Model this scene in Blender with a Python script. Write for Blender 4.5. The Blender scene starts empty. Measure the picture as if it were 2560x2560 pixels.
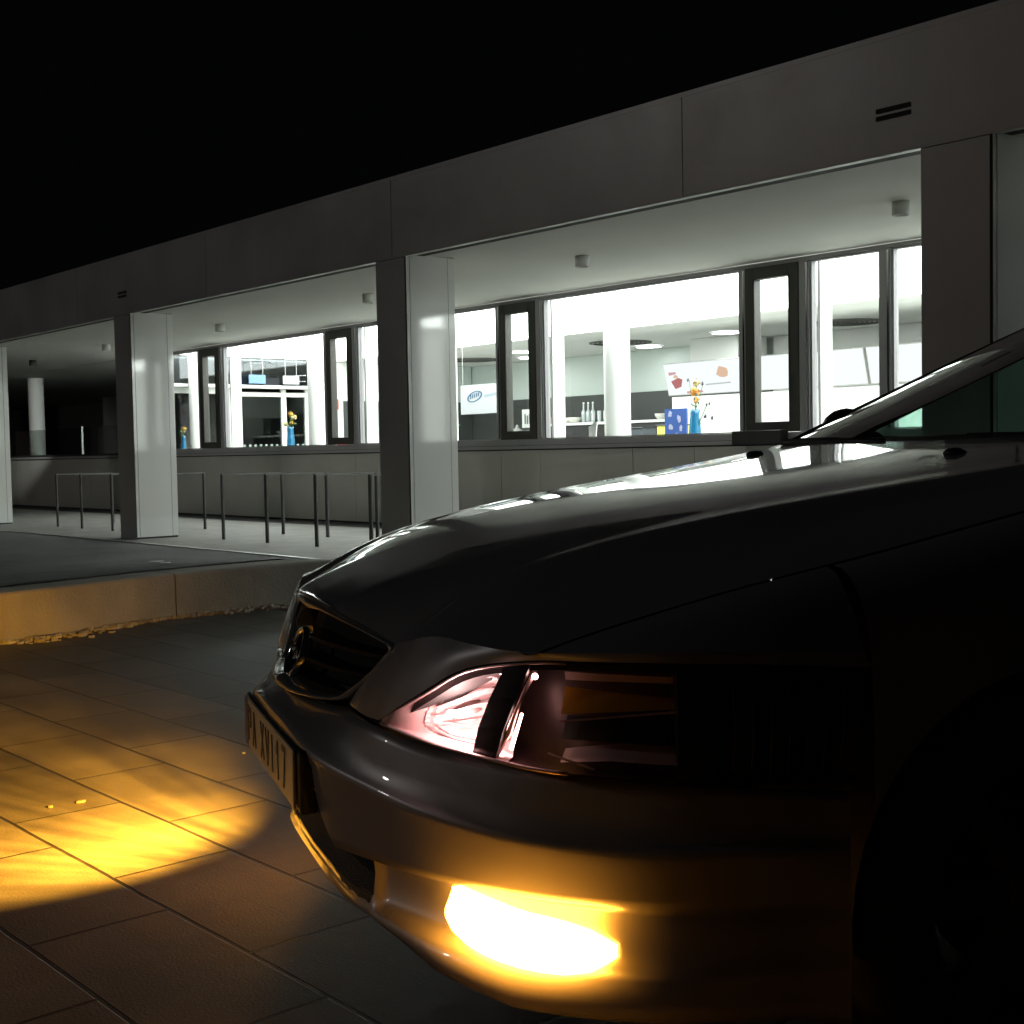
import bpy, math, random
from mathutils import Vector, Matrix
random.seed(7)
scene = bpy.context.scene
COL = scene.collection

# ---------------------------------------------------------------- camera
YAW, PITCH, ROLL = -0.84928, -0.04660, -0.01890
CAMH = 0.95
cy, sy, cp, sp = math.cos(YAW), math.sin(YAW), math.cos(PITCH), math.sin(PITCH)
F = Vector((sy*cp, cy*cp, sp)); R0 = Vector((cy, -sy, 0)); U0 = R0.cross(F)
Rv = R0*math.cos(ROLL) + U0*math.sin(ROLL); Uv = U0*math.cos(ROLL) - R0*math.sin(ROLL)
cam_d = bpy.data.cameras.new('camera'); cam = bpy.data.objects.new('camera', cam_d); COL.objects.link(cam)
cam.matrix_world = Matrix(((Rv.x, Uv.x, -F.x, 0), (Rv.y, Uv.y, -F.y, 0), (Rv.z, Uv.z, -F.z, CAMH), (0, 0, 0, 1)))
cam_d.sensor_width = 36; cam_d.sensor_fit = 'HORIZONTAL'; cam_d.lens = 3243.4/2560*36
cam_d.clip_start = 0.05; cam_d.clip_end = 900
scene.camera = cam
# ---------------------------------------------------------------- world, moon-low lamp, exposure
world = bpy.data.worlds.new('World'); scene.world = world; world.use_nodes = True
wn = world.node_tree; wn.nodes.clear()
wo = wn.nodes.new('ShaderNodeOutputWorld'); wb = wn.nodes.new('ShaderNodeBackground')
wb.inputs[0].default_value = (0.75, 0.8, 1.0, 1); wb.inputs[1].default_value = 0.0012
wn.links.new(wb.outputs[0], wo.inputs[0])
sun_d = bpy.data.lights.new('night_glow', 'SUN'); sun_d.energy = 0.09; sun_d.angle = math.radians(3)
sun_d.color = (1.0, 0.96, 0.92)
sun = bpy.data.objects.new('night_glow', sun_d); COL.objects.link(sun)
sun.rotation_euler = Vector((-0.62, -0.72, 0.30)).to_track_quat('Z', 'Y').to_euler()   # from the town's lamps, front left of the car
sun.location = (-20, -25, 12)
scene.view_settings.view_transform = 'Standard'; scene.view_settings.look = 'None'
scene.view_settings.exposure = 0; scene.view_settings.gamma = 1; scene.view_settings.use_curve_mapping = False
cyc = scene.cycles
cyc.use_denoising = True; cyc.max_bounces = 10; cyc.diffuse_bounces = 5; cyc.glossy_bounces = 6
cyc.transparent_max_bounces = 16; cyc.transmission_bounces = 6; cyc.caustics_reflective = False; cyc.caustics_refractive = False
cyc.sample_clamp_indirect = 4.0; cyc.blur_glossy = 0.6

# ---------------------------------------------------------------- materials
def mat(name, col=(.5, .5, .5), rough=.5, metal=0., coat=0., coat_rough=.03, spec=.5, bump=0., bscale=20., vary=0., vscale=3., emit=None, es=0., vdetail=6):
    m = bpy.data.materials.new(name); m.use_nodes = True
    n = m.node_tree.nodes; l = m.node_tree.links; b = n['Principled BSDF']
    b.inputs['Base Color'].default_value = (*col, 1); b.inputs['Roughness'].default_value = rough
    b.inputs['Metallic'].default_value = metal; b.inputs['Coat Weight'].default_value = coat
    b.inputs['Coat Roughness'].default_value = coat_rough; b.inputs['Specular IOR Level'].default_value = spec
    if emit: b.inputs['Emission Color'].default_value = (*emit, 1); b.inputs['Emission Strength'].default_value = es
    tc = n.new('ShaderNodeTexCoord')
    if vary > 0:
        t = n.new('ShaderNodeTexNoise'); t.inputs['Scale'].default_value = vscale; t.inputs['Detail'].default_value = vdetail
        l.new(tc.outputs['Object'], t.inputs['Vector'])
        r = n.new('ShaderNodeMapRange'); r.inputs['From Min'].default_value = .3; r.inputs['From Max'].default_value = .7
        r.inputs['To Min'].default_value = 1-vary; r.inputs['To Max'].default_value = 1+vary*.6
        l.new(t.outputs['Fac'], r.inputs['Value'])
        mx = n.new('ShaderNodeVectorMath'); mx.operation = 'SCALE'; mx.inputs[0].default_value = col
        l.new(r.outputs[0], mx.inputs['Scale']); l.new(mx.outputs[0], b.inputs['Base Color'])
        r2 = n.new('ShaderNodeMapRange'); r2.inputs['To Min'].default_value = max(0, rough-.12); r2.inputs['To Max'].default_value = min(1, rough+.12)
        l.new(t.outputs['Fac'], r2.inputs['Value']); l.new(r2.outputs[0], b.inputs['Roughness'])
    if bump > 0:
        t = n.new('ShaderNodeTexNoise'); t.inputs['Scale'].default_value = bscale; t.inputs['Detail'].default_value = 5
        l.new(tc.outputs['Object'], t.inputs['Vector'])
        bp = n.new('ShaderNodeBump'); bp.inputs['Strength'].default_value = bump; bp.inputs['Distance'].default_value = .01
        l.new(t.outputs['Fac'], bp.inputs['Height']); l.new(bp.outputs[0], b.inputs['Normal'])
    return m
def glass(name, tint=(1, 1, 1), refl=.05, edge=1.45, rough=.0):
    m = bpy.data.materials.new(name); m.use_nodes = True
    n = m.node_tree.nodes; l = m.node_tree.links; n.clear()
    o = n.new('ShaderNodeOutputMaterial'); mx = n.new('ShaderNodeMixShader'); t = n.new('ShaderNodeBsdfTransparent'); g = n.new('ShaderNodeBsdfGlossy')
    lw = n.new('ShaderNodeLayerWeight'); lw.inputs['Blend'].default_value = .5
    pw = n.new('ShaderNodeMath'); pw.operation = 'POWER'; pw.inputs[1].default_value = 5; l.new(lw.outputs['Facing'], pw.inputs[0])
    r0 = ((edge-1)/(edge+1))**2
    f = n.new('ShaderNodeMath'); f.operation = 'MULTIPLY_ADD'; f.inputs[1].default_value = 1-r0; f.inputs[2].default_value = r0; l.new(pw.outputs[0], f.inputs[0])
    t.inputs[0].default_value = (*tint, 1); g.inputs['Roughness'].default_value = rough
    l.new(f.outputs[0], mx.inputs[0]); l.new(t.outputs[0], mx.inputs[1]); l.new(g.outputs[0], mx.inputs[2]); l.new(mx.outputs[0], o.inputs[0])
    return m
def glow(name, col, s):
    m = bpy.data.materials.new(name); m.use_nodes = True
    n = m.node_tree.nodes; l = m.node_tree.links; n.clear()
    o = n.new('ShaderNodeOutputMaterial'); e = n.new('ShaderNodeEmission'); e.inputs[0].default_value = (*col, 1); e.inputs[1].default_value = s
    l.new(e.outputs[0], o.inputs[0]); return m
def brick_mat(name, c1, c2, cm, w, h, ox, oy, mortar=.006, rough=.7, bump=.6, stain=.35):
    m = bpy.data.materials.new(name); m.use_nodes = True
    n = m.node_tree.nodes; l = m.node_tree.links; b = n['Principled BSDF']
    tc = n.new('ShaderNodeTexCoord'); mp = n.new('ShaderNodeMapping'); mp.inputs['Location'].default_value = (ox, oy, 0)
    l.new(tc.outputs['Object'], mp.inputs[0])
    dn = n.new('ShaderNodeTexNoise'); dn.inputs['Scale'].default_value = 3; l.new(tc.outputs['Object'], dn.inputs['Vector'])
    dm = n.new('ShaderNodeVectorMath'); dm.operation = 'MULTIPLY_ADD'; dm.inputs[1].default_value = (.012, .012, 0); l.new(dn.outputs['Color'], dm.inputs[0]); l.new(mp.outputs[0], dm.inputs[2])
    bt = n.new('ShaderNodeTexBrick'); l.new(dm.outputs[0], bt.inputs['Vector'])
    bt.offset = .55; bt.inputs['Color1'].default_value = (*c1, 1); bt.inputs['Color2'].default_value = (*c2, 1); bt.inputs['Mortar'].default_value = (*cm, 1)
    bt.inputs['Scale'].default_value = 1; bt.inputs['Brick Width'].default_value = w; bt.inputs['Row Height'].default_value = h
    bt.inputs['Mortar Size'].default_value = mortar; bt.inputs['Mortar Smooth'].default_value = .4; bt.inputs['Bias'].default_value = 0
    nz = n.new('ShaderNodeTexNoise'); nz.inputs['Scale'].default_value = 2.2; nz.inputs['Detail'].default_value = 8; nz.inputs['Roughness'].default_value = .65
    l.new(tc.outputs['Object'], nz.inputs['Vector'])
    mr = n.new('ShaderNodeMapRange'); mr.inputs['From Min'].default_value = .3; mr.inputs['From Max'].default_value = .7; mr.inputs['To Min'].default_value = 1-stain; mr.inputs['To Max'].default_value = 1.15
    l.new(nz.outputs['Fac'], mr.inputs['Value'])
    vm = n.new('ShaderNodeVectorMath'); vm.operation = 'SCALE'; l.new(bt.outputs['Color'], vm.inputs[0]); l.new(mr.outputs[0], vm.inputs['Scale'])
    l.new(vm.outputs[0], b.inputs['Base Color'])
    rr = n.new('ShaderNodeMapRange'); rr.inputs['To Min'].default_value = rough-.25; rr.inputs['To Max'].default_value = rough+.15
    l.new(nz.outputs['Fac'], rr.inputs['Value']); l.new(rr.outputs[0], b.inputs['Roughness'])
    fine = n.new('ShaderNodeTexNoise'); fine.inputs['Scale'].default_value = 160; fine.inputs['Detail'].default_value = 4; l.new(tc.outputs['Object'], fine.inputs['Vector'])
    ad = n.new('ShaderNodeMath'); ad.operation = 'MULTIPLY_ADD'; ad.inputs[1].default_value = -1.6
    fs = n.new('ShaderNodeMath'); fs.operation = 'MULTIPLY'; fs.inputs[1].default_value = .35; l.new(fine.outputs['Fac'], fs.inputs[0])
    l.new(bt.outputs['Fac'], ad.inputs[0]); l.new(fs.outputs[0], ad.inputs[2])
    ad2 = n.new('ShaderNodeMath'); ad2.operation = 'MULTIPLY_ADD'; ad2.inputs[1].default_value = 1.2; l.new(nz.outputs['Fac'], ad2.inputs[0]); l.new(ad.outputs[0], ad2.inputs[2])
    bp = n.new('ShaderNodeBump'); bp.inputs['Strength'].default_value = bump; bp.inputs['Distance'].default_value = .006
    l.new(ad2.outputs[0], bp.inputs['Height']); l.new(bp.outputs[0], b.inputs['Normal'])
    return m

M_slab = brick_mat('concrete_slabs', (.155, .142, .125), (.095, .087, .078), (.018, .016, .013), .61, .30, 3.09-.31, -.93+.0, rough=.62, stain=.55)
M_asph = mat('tarmac', (.15, .15, .14), .8, bump=.8, bscale=240, vary=.3, vscale=1.5)
M_pave = brick_mat('canopy_paving', (.27, .26, .24), (.24, .235, .22), (.12, .115, .11), .4, .2, 0, 0, mortar=.004, rough=.75, bump=.3)
M_kerb = mat('cast_concrete', (.36, .34, .30), .8, bump=.4, bscale=60, vary=.22, vscale=3)
M_panel = mat('white_cladding', (.60, .60, .58), .34, spec=.5, vary=.16, vscale=1.3, bump=.03, bscale=6)
M_colpan = mat('column_cladding', (.86, .87, .86), .3, spec=.5, coat=1.0, coat_rough=.06)
M_colpan.node_tree.nodes['Principled BSDF'].inputs['Coat IOR'].default_value = 2.1
M_trim = mat('aluminium_trim', (.55, .55, .54), .35, metal=.6)
M_lowall = mat('grey_wall_panel', (.60, .59, .55), .45, vary=.08, vscale=1.2, bump=.03, bscale=8)
M_soffit = mat('painted_soffit', (.62, .62, .58), .75, vary=.05, vscale=1, bump=.04, bscale=30)
M_joint = mat('dark_joint', (.03, .03, .03), .8)
M_frame = mat('light_window_frame', (.42, .41, .43), .6)
M_vent = mat('dark_vent_frame', (.07, .068, .06), .45)
M_white = mat('white_paint', (.82, .83, .81), .55)
M_ceil = mat('interior_ceiling', (.8, .81, .79), .8)
M_wains = mat('dark_wall_panel', (.055, .06, .057), .4, vary=.1)
M_green = mat('pale_green_wall', (.66, .73, .70), .7)
M_floor = mat('interior_floor', (.38, .38, .36), .4)
M_chrome = mat('chrome', (.75, .75, .76), .12, metal=1)
M_steel = mat('galvanised_steel', (.085, .085, .085), .55, metal=.3, vary=.2, vscale=8)
M_black = mat('black_plastic', (.018, .018, .018), .45, bump=.15, bscale=300)
M_rubber = mat('rubber', (.02, .02, .02), .7)
M_dkglass = glass('dark_glass', (.12, .14, .14))
M_pane = glass('clear_pane', (.93, .95, .94))
M_lumin = glow('luminous_ceiling_light', (.955, 1.0, .955), 9.5)
M_down = glow('downlight_glow', (.97, 1.0, .97), 18.0)

# ---------------------------------------------------------------- helpers
def link(name, me, m=None, parent=None, smooth=False):
    o = bpy.data.objects.new(name, me); COL.objects.link(o)
    if m is not None:
        for mm in (m if isinstance(m, (list, tuple)) else [m]): me.materials.append(mm)
    if parent is not None: o.parent = parent
    if smooth: me.polygons.foreach_set('use_smooth', [True]*len(me.polygons))
    return o
class MB:
    def __init__(s): s.v = []; s.f = []; s.mi = []; s.cur = 0
    def add(s, vs, fs):
        k = len(s.v); s.v += [tuple(v) for v in vs]; s.f += [tuple(i+k for i in f) for f in fs]; s.mi += [s.cur]*len(fs)
    def box(s, x0, x1, y0, y1, z0, z1):
        s.add([(x0, y0, z0), (x1, y0, z0), (x1, y1, z0), (x0, y1, z0), (x0, y0, z1), (x1, y0, z1), (x1, y1, z1), (x0, y1, z1)],
              [(3, 2, 1, 0), (4, 5, 6, 7), (0, 1, 5, 4), (1, 2, 6, 5), (2, 3, 7, 6), (3, 0, 4, 7)]); return s
    def grid(s, P, close=False, skip=None):
        nr, nc = len(P), len(P[0]); fs = []
        for i in range(nr-1):
            for j in range(nc if close else nc-1):
                if skip and skip(i, j): continue
                fs.append((i*nc+j, i*nc+(j+1) % nc, (i+1)*nc+(j+1) % nc, (i+1)*nc+j))
        s.add([p for r in P for p in r], fs); return s
    def tube(s, pts, r, n=10, cap=True):
        pts = [Vector(p) for p in pts]; rs = r if isinstance(r, (list, tuple)) else [r]*len(pts); rows = []
        for i, p in enumerate(pts):
            d = (pts[min(i+1, len(pts)-1)]-pts[max(i-1, 0)]).normalized()
            a = d.cross(Vector((0, 0, 1)) if abs(d.z) < .95 else Vector((1, 0, 0))).normalized(); b = d.cross(a)
            rows.append([p+(a*math.cos(2*math.pi*k/n)+b*math.sin(2*math.pi*k/n))*rs[i] for k in range(n)])
        k0 = len(s.v); s.grid(rows, True)
        if cap:
            s.f.append(tuple(range(k0+n-1, k0-1, -1))); s.mi.append(s.cur)
            e = k0+(len(rows)-1)*n; s.f.append(tuple(range(e, e+n))); s.mi.append(s.cur)
        return s
    def lathe(s, prof, c=(0, 0, 0), n=20, axis='z'):
        rows = []
        for r, h in prof:
            row = []
            for k in range(n):
                a = 2*math.pi*k/n; u, w = r*math.cos(a), r*math.sin(a)
                row.append({'z': (c[0]+u, c[1]+w, c[2]+h), 'x': (c[0]+h, c[1]+u, c[2]+w), 'y': (c[0]+u, c[1]+h, c[2]+w)}[axis])
            rows.append(row)
        s.grid(rows, True); return s
    def poly(s, pts): s.add(pts, [tuple(range(len(pts)))]); return s
    def prism(s, pts, d):
        n = len(pts); d = Vector(d); q = [Vector(p) for p in pts]; w = q+[p+d for p in q]
        s.add(w, [tuple(range(n-1, -1, -1)), tuple(range(n, 2*n))]+[(i, (i+1) % n, n+(i+1) % n, n+i) for i in range(n)]); return s
    def sph(s, c, r, n=8, sx=1, sy_=1, sz=1):
        rows = [[(c[0]+sx*r*math.sin(math.pi*i/n)*math.cos(2*math.pi*k/(2*n)), c[1]+sy_*r*math.sin(math.pi*i/n)*math.sin(2*math.pi*k/(2*n)), c[2]+sz*r*math.cos(math.pi*i/n)) for k in range(2*n)] for i in range(n+1)]
        s.grid(rows, True); return s
    def build(s, name, m=None, parent=None, smooth=False, bevel=0):
        me = bpy.data.meshes.new(name); me.from_pydata(s.v, [], s.f); me.update()
        o = link(name, me, m, parent, smooth)
        if any(s.mi): me.polygons.foreach_set('material_index', s.mi)
        if bevel:
            b = o.modifiers.new('bevel', 'BEVEL'); b.width = bevel; b.segments = 2; b.limit_method = 'ANGLE'
        return o
def tag(o, label=None, cat=None, group=None, kind=None):
    if label: o['label'] = label
    if cat: o['category'] = cat
    if group: o['group'] = group
    if kind: o['kind'] = kind
    return o
def empty(name, loc=(0, 0, 0), rz=0):
    o = bpy.data.objects.new(name, None); COL.objects.link(o); o.location = loc; o.rotation_euler = (0, 0, rz); o.empty_display_size = .2; return o
def interp(x, pts):
    if x <= pts[0][0]: return pts[0][1]
    for (a, b), (c, d) in zip(pts, pts[1:]):
        if x <= c: return b+(d-b)*(x-a)/(c-a)
    return pts[-1][1]
def sinterp(x, pts):      # smooth interpolation (Catmull-Rom on a table)
    n = len(pts)
    if x <= pts[0][0]: return pts[0][1]
    if x >= pts[-1][0]: return pts[-1][1]
    for i in range(n-1):
        if x <= pts[i+1][0]:
            x0, y0 = pts[i]; x1, y1 = pts[i+1]; h = x1-x0; t = (x-x0)/h
            m0 = (y1-y0)/h if i == 0 else (y1-pts[i-1][1])/(x1-pts[i-1][0])
            m1 = (y1-y0)/h if i == n-2 else (pts[i+2][1]-y0)/(pts[i+2][0]-x0)
            return (2*t**3-3*t**2+1)*y0+(t**3-2*t**2+t)*h*m0+(-2*t**3+3*t**2)*y1+(t**3-t**2)*h*m1
def crv(pts, n):          # Catmull-Rom through 3D points, n samples per span
    pts = [Vector(p) for p in pts]; out = []
    P = [pts[0]*2-pts[1]]+pts+[pts[-1]*2-pts[-2]]
    for i in range(1, len(P)-2):
        for k in range(n):
            t = k/n; a, b, c, d = P[i-1:i+3]
            out.append(.5*((2*b)+(c-a)*t+(2*a-5*b+4*c-d)*t*t+(3*b-a-3*c+d)*t**3))
    out.append(pts[-1]); return out
def lerp(a, b, t): return Vector(a)*(1-t)+Vector(b)*t

# ================================================================ ground
KX = -7.02
def kerb_x(Y): return sinterp(Y, [(-6, -6.6), (0, -6.72), (2.42, -6.82), (3.49, -7.08), (4.4, -7.17), (6.3, -7.2), (7, -7.2)])
def sstep(t): t = max(0, min(1, t)); return t*t*(3-2*t)
def plaza_z(X, Y):
    s = max(0, min(1, 1-(kerb_x(Y)-X-.3)/3.6)); sy_ = 1-sstep((Y-4.6)/1.7)
    return .262*s*sy_
g = MB(); g.add([(-260, -260, 0), (260, -260, 0), (260, 260, 0), (-260, 260, 0)], [(0, 1, 2, 3)])
tag(g.build('paving', M_slab), kind='structure')
ys = [-14+.5*i for i in range(41)]+[6.4]; ys = [y for y in ys if y < 6.25]+[6.25, 6.4]
xs = [0, .35, .9, 1.6, 2.4, 3.2, 3.95, 5, 8, 14, 30, 60]
g = MB(); g.grid([[(kerb_x(y)-.30-d, y, plaza_z(kerb_x(y)-.30-d, y)+.006) for d in xs] for y in ys])
tag(g.build('tarmac_forecourt', M_asph, smooth=True), kind='structure')
g = MB(); g.grid([[(x, y, .010) for x in (-70, 14)] for y in (6.42, 9.55)]); tag(g.build('canopy_paving', M_pave), kind='structure')
g = MB(); g.grid([[(x, y, .008) for x in (-70, 14)] for y in (9.55, 10.2)]); tag(g.build('wall_shade_strip', mat('painted_wall_shade', (.04, .04, .037), .9, bump=1, bscale=90, vary=.4, vscale=30)), kind='structure')  # dark strip paints the shade along the foot of the low wall
g = MB(); g.box(-60, 6, 6.37, 6.415, 0, .016); tag(g.build('drain_edge_strip', mat('steel_edge', (.5, .5, .5), .3, metal=.8)), kind='structure')
# raised kerb, cast blocks
kb = empty('kerb', (-7, 3, 0)); tag(kb, 'low concrete retaining kerb with pale top beside the slab paving', 'kerb')
cuts = [-12.4, -10.1, -7.8, -5.5, -3.2, -.9, 1.35, 3.567, 5.75, 6.3]
for a, b in zip(cuts, cuts[1:]):
    rows = []; n = 8
    for i in range(n+1):
        y = a+.004+(b-a-.008)*i/n; x = kerb_x(y); h = plaza_z(x-.3, y); h = max(h, .02)
        sec = [(x, 0), (x-.004, h-.012), (x-.016, h), (x-.29, h), (x-.298, h-.01), (x-.3, 0)]
        rows.append([(px_+7, y-3, pz) for px_, pz in sec])
    m = MB(); m.grid(rows); m.poly(rows[0]); m.poly(rows[-1][::-1]); m.build('kerb_block', M_kerb, kb)
# crust of salt and leaves along the kerb's foot
g = MB()
for i in range(1500):
    y = random.uniform(-1, 6.1); x = kerb_x(y)+abs(random.gauss(0, .05))*(1.1+math.sin(y*5)*.7)+.01; r = random.uniform(.005, .018)
    a0 = random.random()*6; k = 5
    g.prism([(x+r*random.uniform(.6, 1.2)*math.cos(a0+6.283*j/k), y+1.6*r*random.uniform(.6, 1.2)*math.sin(a0+6.283*j/k), 0.001) for j in range(k)], (0, 0, random.uniform(.004, .02)))
tag(g.build('gutter_litter', mat('pale_grit', (.5, .47, .42), .9, vary=.5, vscale=8)), label='crust of pale grit and leaf crumbs along the foot of the kerb', cat='litter', kind='stuff')
for (x, y, r, s_) in [(-10.9, 5.3, .05, 'larger'), (-9.9, 4.9, .035, 'smaller')]:
    g = MB(); k = 7; z = plaza_z(x, y)+.008
    g.prism([(x+r*random.uniform(.6, 1.3)*math.cos(.9*j), y+r*1.4*random.uniform(.6, 1.3)*math.sin(.9*j), z) for j in range(k)], (0, 0, .004))
    tag(g.build('paper_scrap', M_white), '%s pale scrap lying on the dark forecourt near the canopy edge' % s_, 'litter')

for x, y, r_, c_, lab in [(-3.47, 1.44, .009, (.3, .22, .12), 'larger dry leaf lying on the amber lit slabs'), (-3.48, 1.36, .006, (.2, .15, .09), 'smaller dark leaf beside the larger one on the slabs'), (-3.66, 2.06, .004, (.6, .6, .55), 'tiny pale pebble on the slabs close to the front plate')]:
    g = MB(); g.prism([(r_*random.uniform(.5, 1.3)*math.cos(.8*j), 1.5*r_*random.uniform(.6, 1.2)*math.sin(.8*j), .001) for j in range(8)], (0, 0, .005))
    o = g.build('leaf' if 'leaf' in lab else 'pebble', mat('debris', c_, .7)); o.location = (x, y, 0); tag(o, lab, 'leaf' if 'leaf' in lab else 'pebble')
# ================================================================ the pavilion
D, W = 6.683, 10.175
ZT, ZR, ZS, ZW, ZSOF = 2.635, 3.316, .995, 1.087, 2.736
XC, S, CW, CD = -9.344, 5.312, .4375, .53
ZCEIL = 2.76
pav = empty('pavilion', (-10, 8, 0)); tag(pav, 'long flat roofed white pavilion with square columns and a brightly lit glazed room', 'building')
OFF = Vector((10, -8, 0))
def pb(mb, name, m, smooth=False, bevel=0, parent=None):
    if parent is None:
        mb.v = [(v[0]+10, v[1]-8, v[2]) for v in mb.v]; return mb.build(name, m, pav, smooth, bevel)
    mb.v = [(v[0]+10, v[1]-8, v[2]) for v in mb.v]; return mb.build(name, m, parent, smooth, bevel)
XL, XR = -62.0, 9.0
# fascia panels with joints
joints = [-9.094-3.29*k for k in range(16, 0, -1)]+[-9.094, -5.804, -2.51, .78, 4.07, 7.36]
joints = [XL]+[j for j in joints if j > XL+1]+[XR]
back = MB().box(XL, XR, D+.012, D+.20, ZT+.004, ZR-.006); pb(back, 'fascia_backing', M_joint)
for a, b in zip(joints, joints[1:]):
    m = MB(); m.box(a+.004, b-.004, D, D+.010, ZT, ZR-.03); pb(m, 'fascia_panel', M_panel)
m = MB().box(XL, XR, D+.001, D+.26, ZR-.0285, ZR+.004); pb(m, 'roof_edge', M_panel)
m = MB().box(XL, XR, D+.262, 24, ZR-.2, ZR-.02); pb(m, 'roof', M_joint)
m = MB().box(XL, XR, D-.004, D+.05, ZT-.012, ZT-.002); pb(m, 'fascia_drip_edge', M_panel)
for x0 in (-4.318, -14.51):
    m = MB()
    for z0 in (2.885, 2.842):
        m.box(x0, x0+.225, D-.006, D-.002, z0-.014, z0+.012)
    pb(m, 'overflow_slot', M_joint)
# soffit
m = MB().grid([[(x, y, ZT+.002+(ZSOF-ZT)*(y-D)/(W-D)) for x in (XL, XR)] for y in (D+.05, W+.1)]); pb(m, 'soffit', M_soffit)
m = MB().box(XL, -21.5, W+.1, 22, ZSOF+.0, ZSOF+.05); pb(m, 'passage_ceiling', M_soffit)
# columns
for k in range(-6, 4):
    x0 = XC+k*S; e = .022
    c = MB()
    c.box(x0+.006, x0+CW-.006, D+.012, D+CD-.006, 0, ZT+.03)
    co = pb(c, 'column', M_joint)
    m = MB(); m.box(x0, x0+CW-e, D+.004, D+.011, .0, ZT-.016); pb(m, 'front_cladding', M_panel, parent=co)
    m = MB()
    m.box(x0+CW-.005, x0+CW, D+.045, D+CD-.075, .03, ZT+.01)
    m.box(x0+CW-.004, x0+CW-.001, D+.006, D+.040, .03, ZT+.01)
    m.box(x0+CW-.004, x0+CW-.001, D+CD-.070, D+CD, .03, ZT+.01)
    m.box(x0, x0+.005, D+.006, D+CD-.004, .03, ZT+.01)
    pb(m, 'side_cladding', M_colpan, parent=co)
    m = MB().box(x0+.002, x0+CW-.002, D+CD-.005, D+CD-.001, .03, ZT+.02); pb(m, 'back_cladding', M_panel, parent=co)
# low wall under the windows
vents = [-19.152, -15.449, -11.724, -8.05, -4.36, -.67, 3.02, 6.7]
pj = sorted(set([-18.53, -16.78, -15.49, -14.82, -13.3, -11.76, -11.07, -9.6, -8.737, -8.07, -6.49, -4.9, -3.3, -1.6, 0, 1.7, 3.3, 5, 6.7, XR, -20.22, -21.8, -23.6, -25.4, -27.2, -29, -31, -34, -38, -44, -52, XL]))
m = MB().box(XL, XR, W+.03, W+.12, 0.0, ZS+.06); pb(m, 'low_wall', M_joint)
for a, b in zip(pj, pj[1:]):
    m = MB().box(a+.004, b-.004, W+.012, W+.028, .03, ZS-.035); pb(m, 'wall_panel', M_lowall)
m = MB().box(XL, XR, W-.01, W+.03, ZS-.02, ZS+.02).box(-21.3, XR, W+.002, W+.09, ZS+.024, ZW); pb(m, 'window_sill', M_frame)
m = MB().box(-21.3, XR, W+.0, W+.09, 2.685, ZSOF-.012); pb(m, 'window_head', M_frame)
# windows: clear panes with light frames, narrow vents with dark frames
def window(x0, x1, fr=.022):
    f = MB(); z0, z1 = ZW+.002, 2.683
    f.box(x0, x0+fr, W+.012, W+.085, z0, z1).box(x1-fr, x1, W+.012, W+.085, z0, z1).box(x0+fr, x1-fr, W+.014, W+.083, z0, z0+.012).box(x0+fr, x1-fr, W+.014, W+.083, z1-.012, z1)
    o = pb(f, 'window', M_frame)
    p = MB().box(x0+fr, x1-fr, W+.045, W+.051, z0+.014, z1-.014); pb(p, 'pane', M_pane, parent=o)
def ventwin(x0, x1):
    f = MB(); z0, z1 = ZW+.003, 2.683; e = .115
    y0, y1 = W-.012, W+.09
    f.box(x0, x0+e, y0, y1, z0, z1).box(x1-e, x1, y0, y1, z0, z1).box(x0+e, x1-e, y0, y1, z0, z0+.10).box(x0+e, x1-e, y0, y1, z1-.115, z1)
    o = pb(f, 'vent_window', M_vent, bevel=.004)
    p = MB().box(x0+e, x1-e, W+.045, W+.051, z0+.1, z1-.115); pb(p, 'pane', M_pane, parent=o)
    g_ = MB().box(x0+e-.012, x0+e-.002, y0-.006, y0-.001, z0+.09, z1-.11).box(x1-e+.002, x1-e+.012, y0-.006, y0-.001, z0+.09, z1-.11); pb(g_, 'gasket', M_rubber, parent=o)
def mullion(x0, x1):
    m = MB().box(x0, x1, W-.004, W+.10, ZW+.001, 2.684); pb(m, 'mullion', M_frame)
    m = MB().box(x1-.030, x1-.012, W-.012, W-.0045, ZW+.02, 2.67); pb(m, 'mullion_cap', M_chrome)
prev = -20.28
for i, v in enumerate(vents):
    window(prev+.002, v-.075)
    mullion(v-.073, v-.002)
    ventwin(v, v+.63)
    mullion(v+.632, v+.742)
    prev = v+.744
    if i == 3:
        window(prev+.002, -6.545); mullion(-6.543, -6.44); prev = -6.438
window(prev+.002, XR-.05)
mm = MB().box(-20.45, -20.28, W-.004, W+.10, ZS+.03, 2.70); pb(mm, 'corner_post', M_frame)
# interior shell
XE = -21.3
m = MB().box(XE, XR, W+.13, 20.2, -.02, .02); pb(m, 'interior_floor', M_floor)
YB = 14.2
m = MB().box(XE, XR, YB, 20.2, ZCEIL, ZCEIL+.06); pb(m, 'interior_ceiling', M_ceil)
m = MB().box(XE+.02, -2.7, W+.14, YB-.005, ZCEIL+.02, ZCEIL+.05); pb(m, 'light_band', M_lumin)
m = MB().box(XE, XR, 17.65, 17.75, 2.0, ZCEIL-.005); pb(m, 'rear_wall', M_green)
m = MB().box(XE, XR, 17.62, 17.75, .02, 1.998); pb(m, 'dark_wainscot', M_wains)
m = MB().box(-2.6, -2.5, W+.14, 17.6, .03, ZCEIL-.01); pb(m, 'end_wall', M_white)
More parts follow.
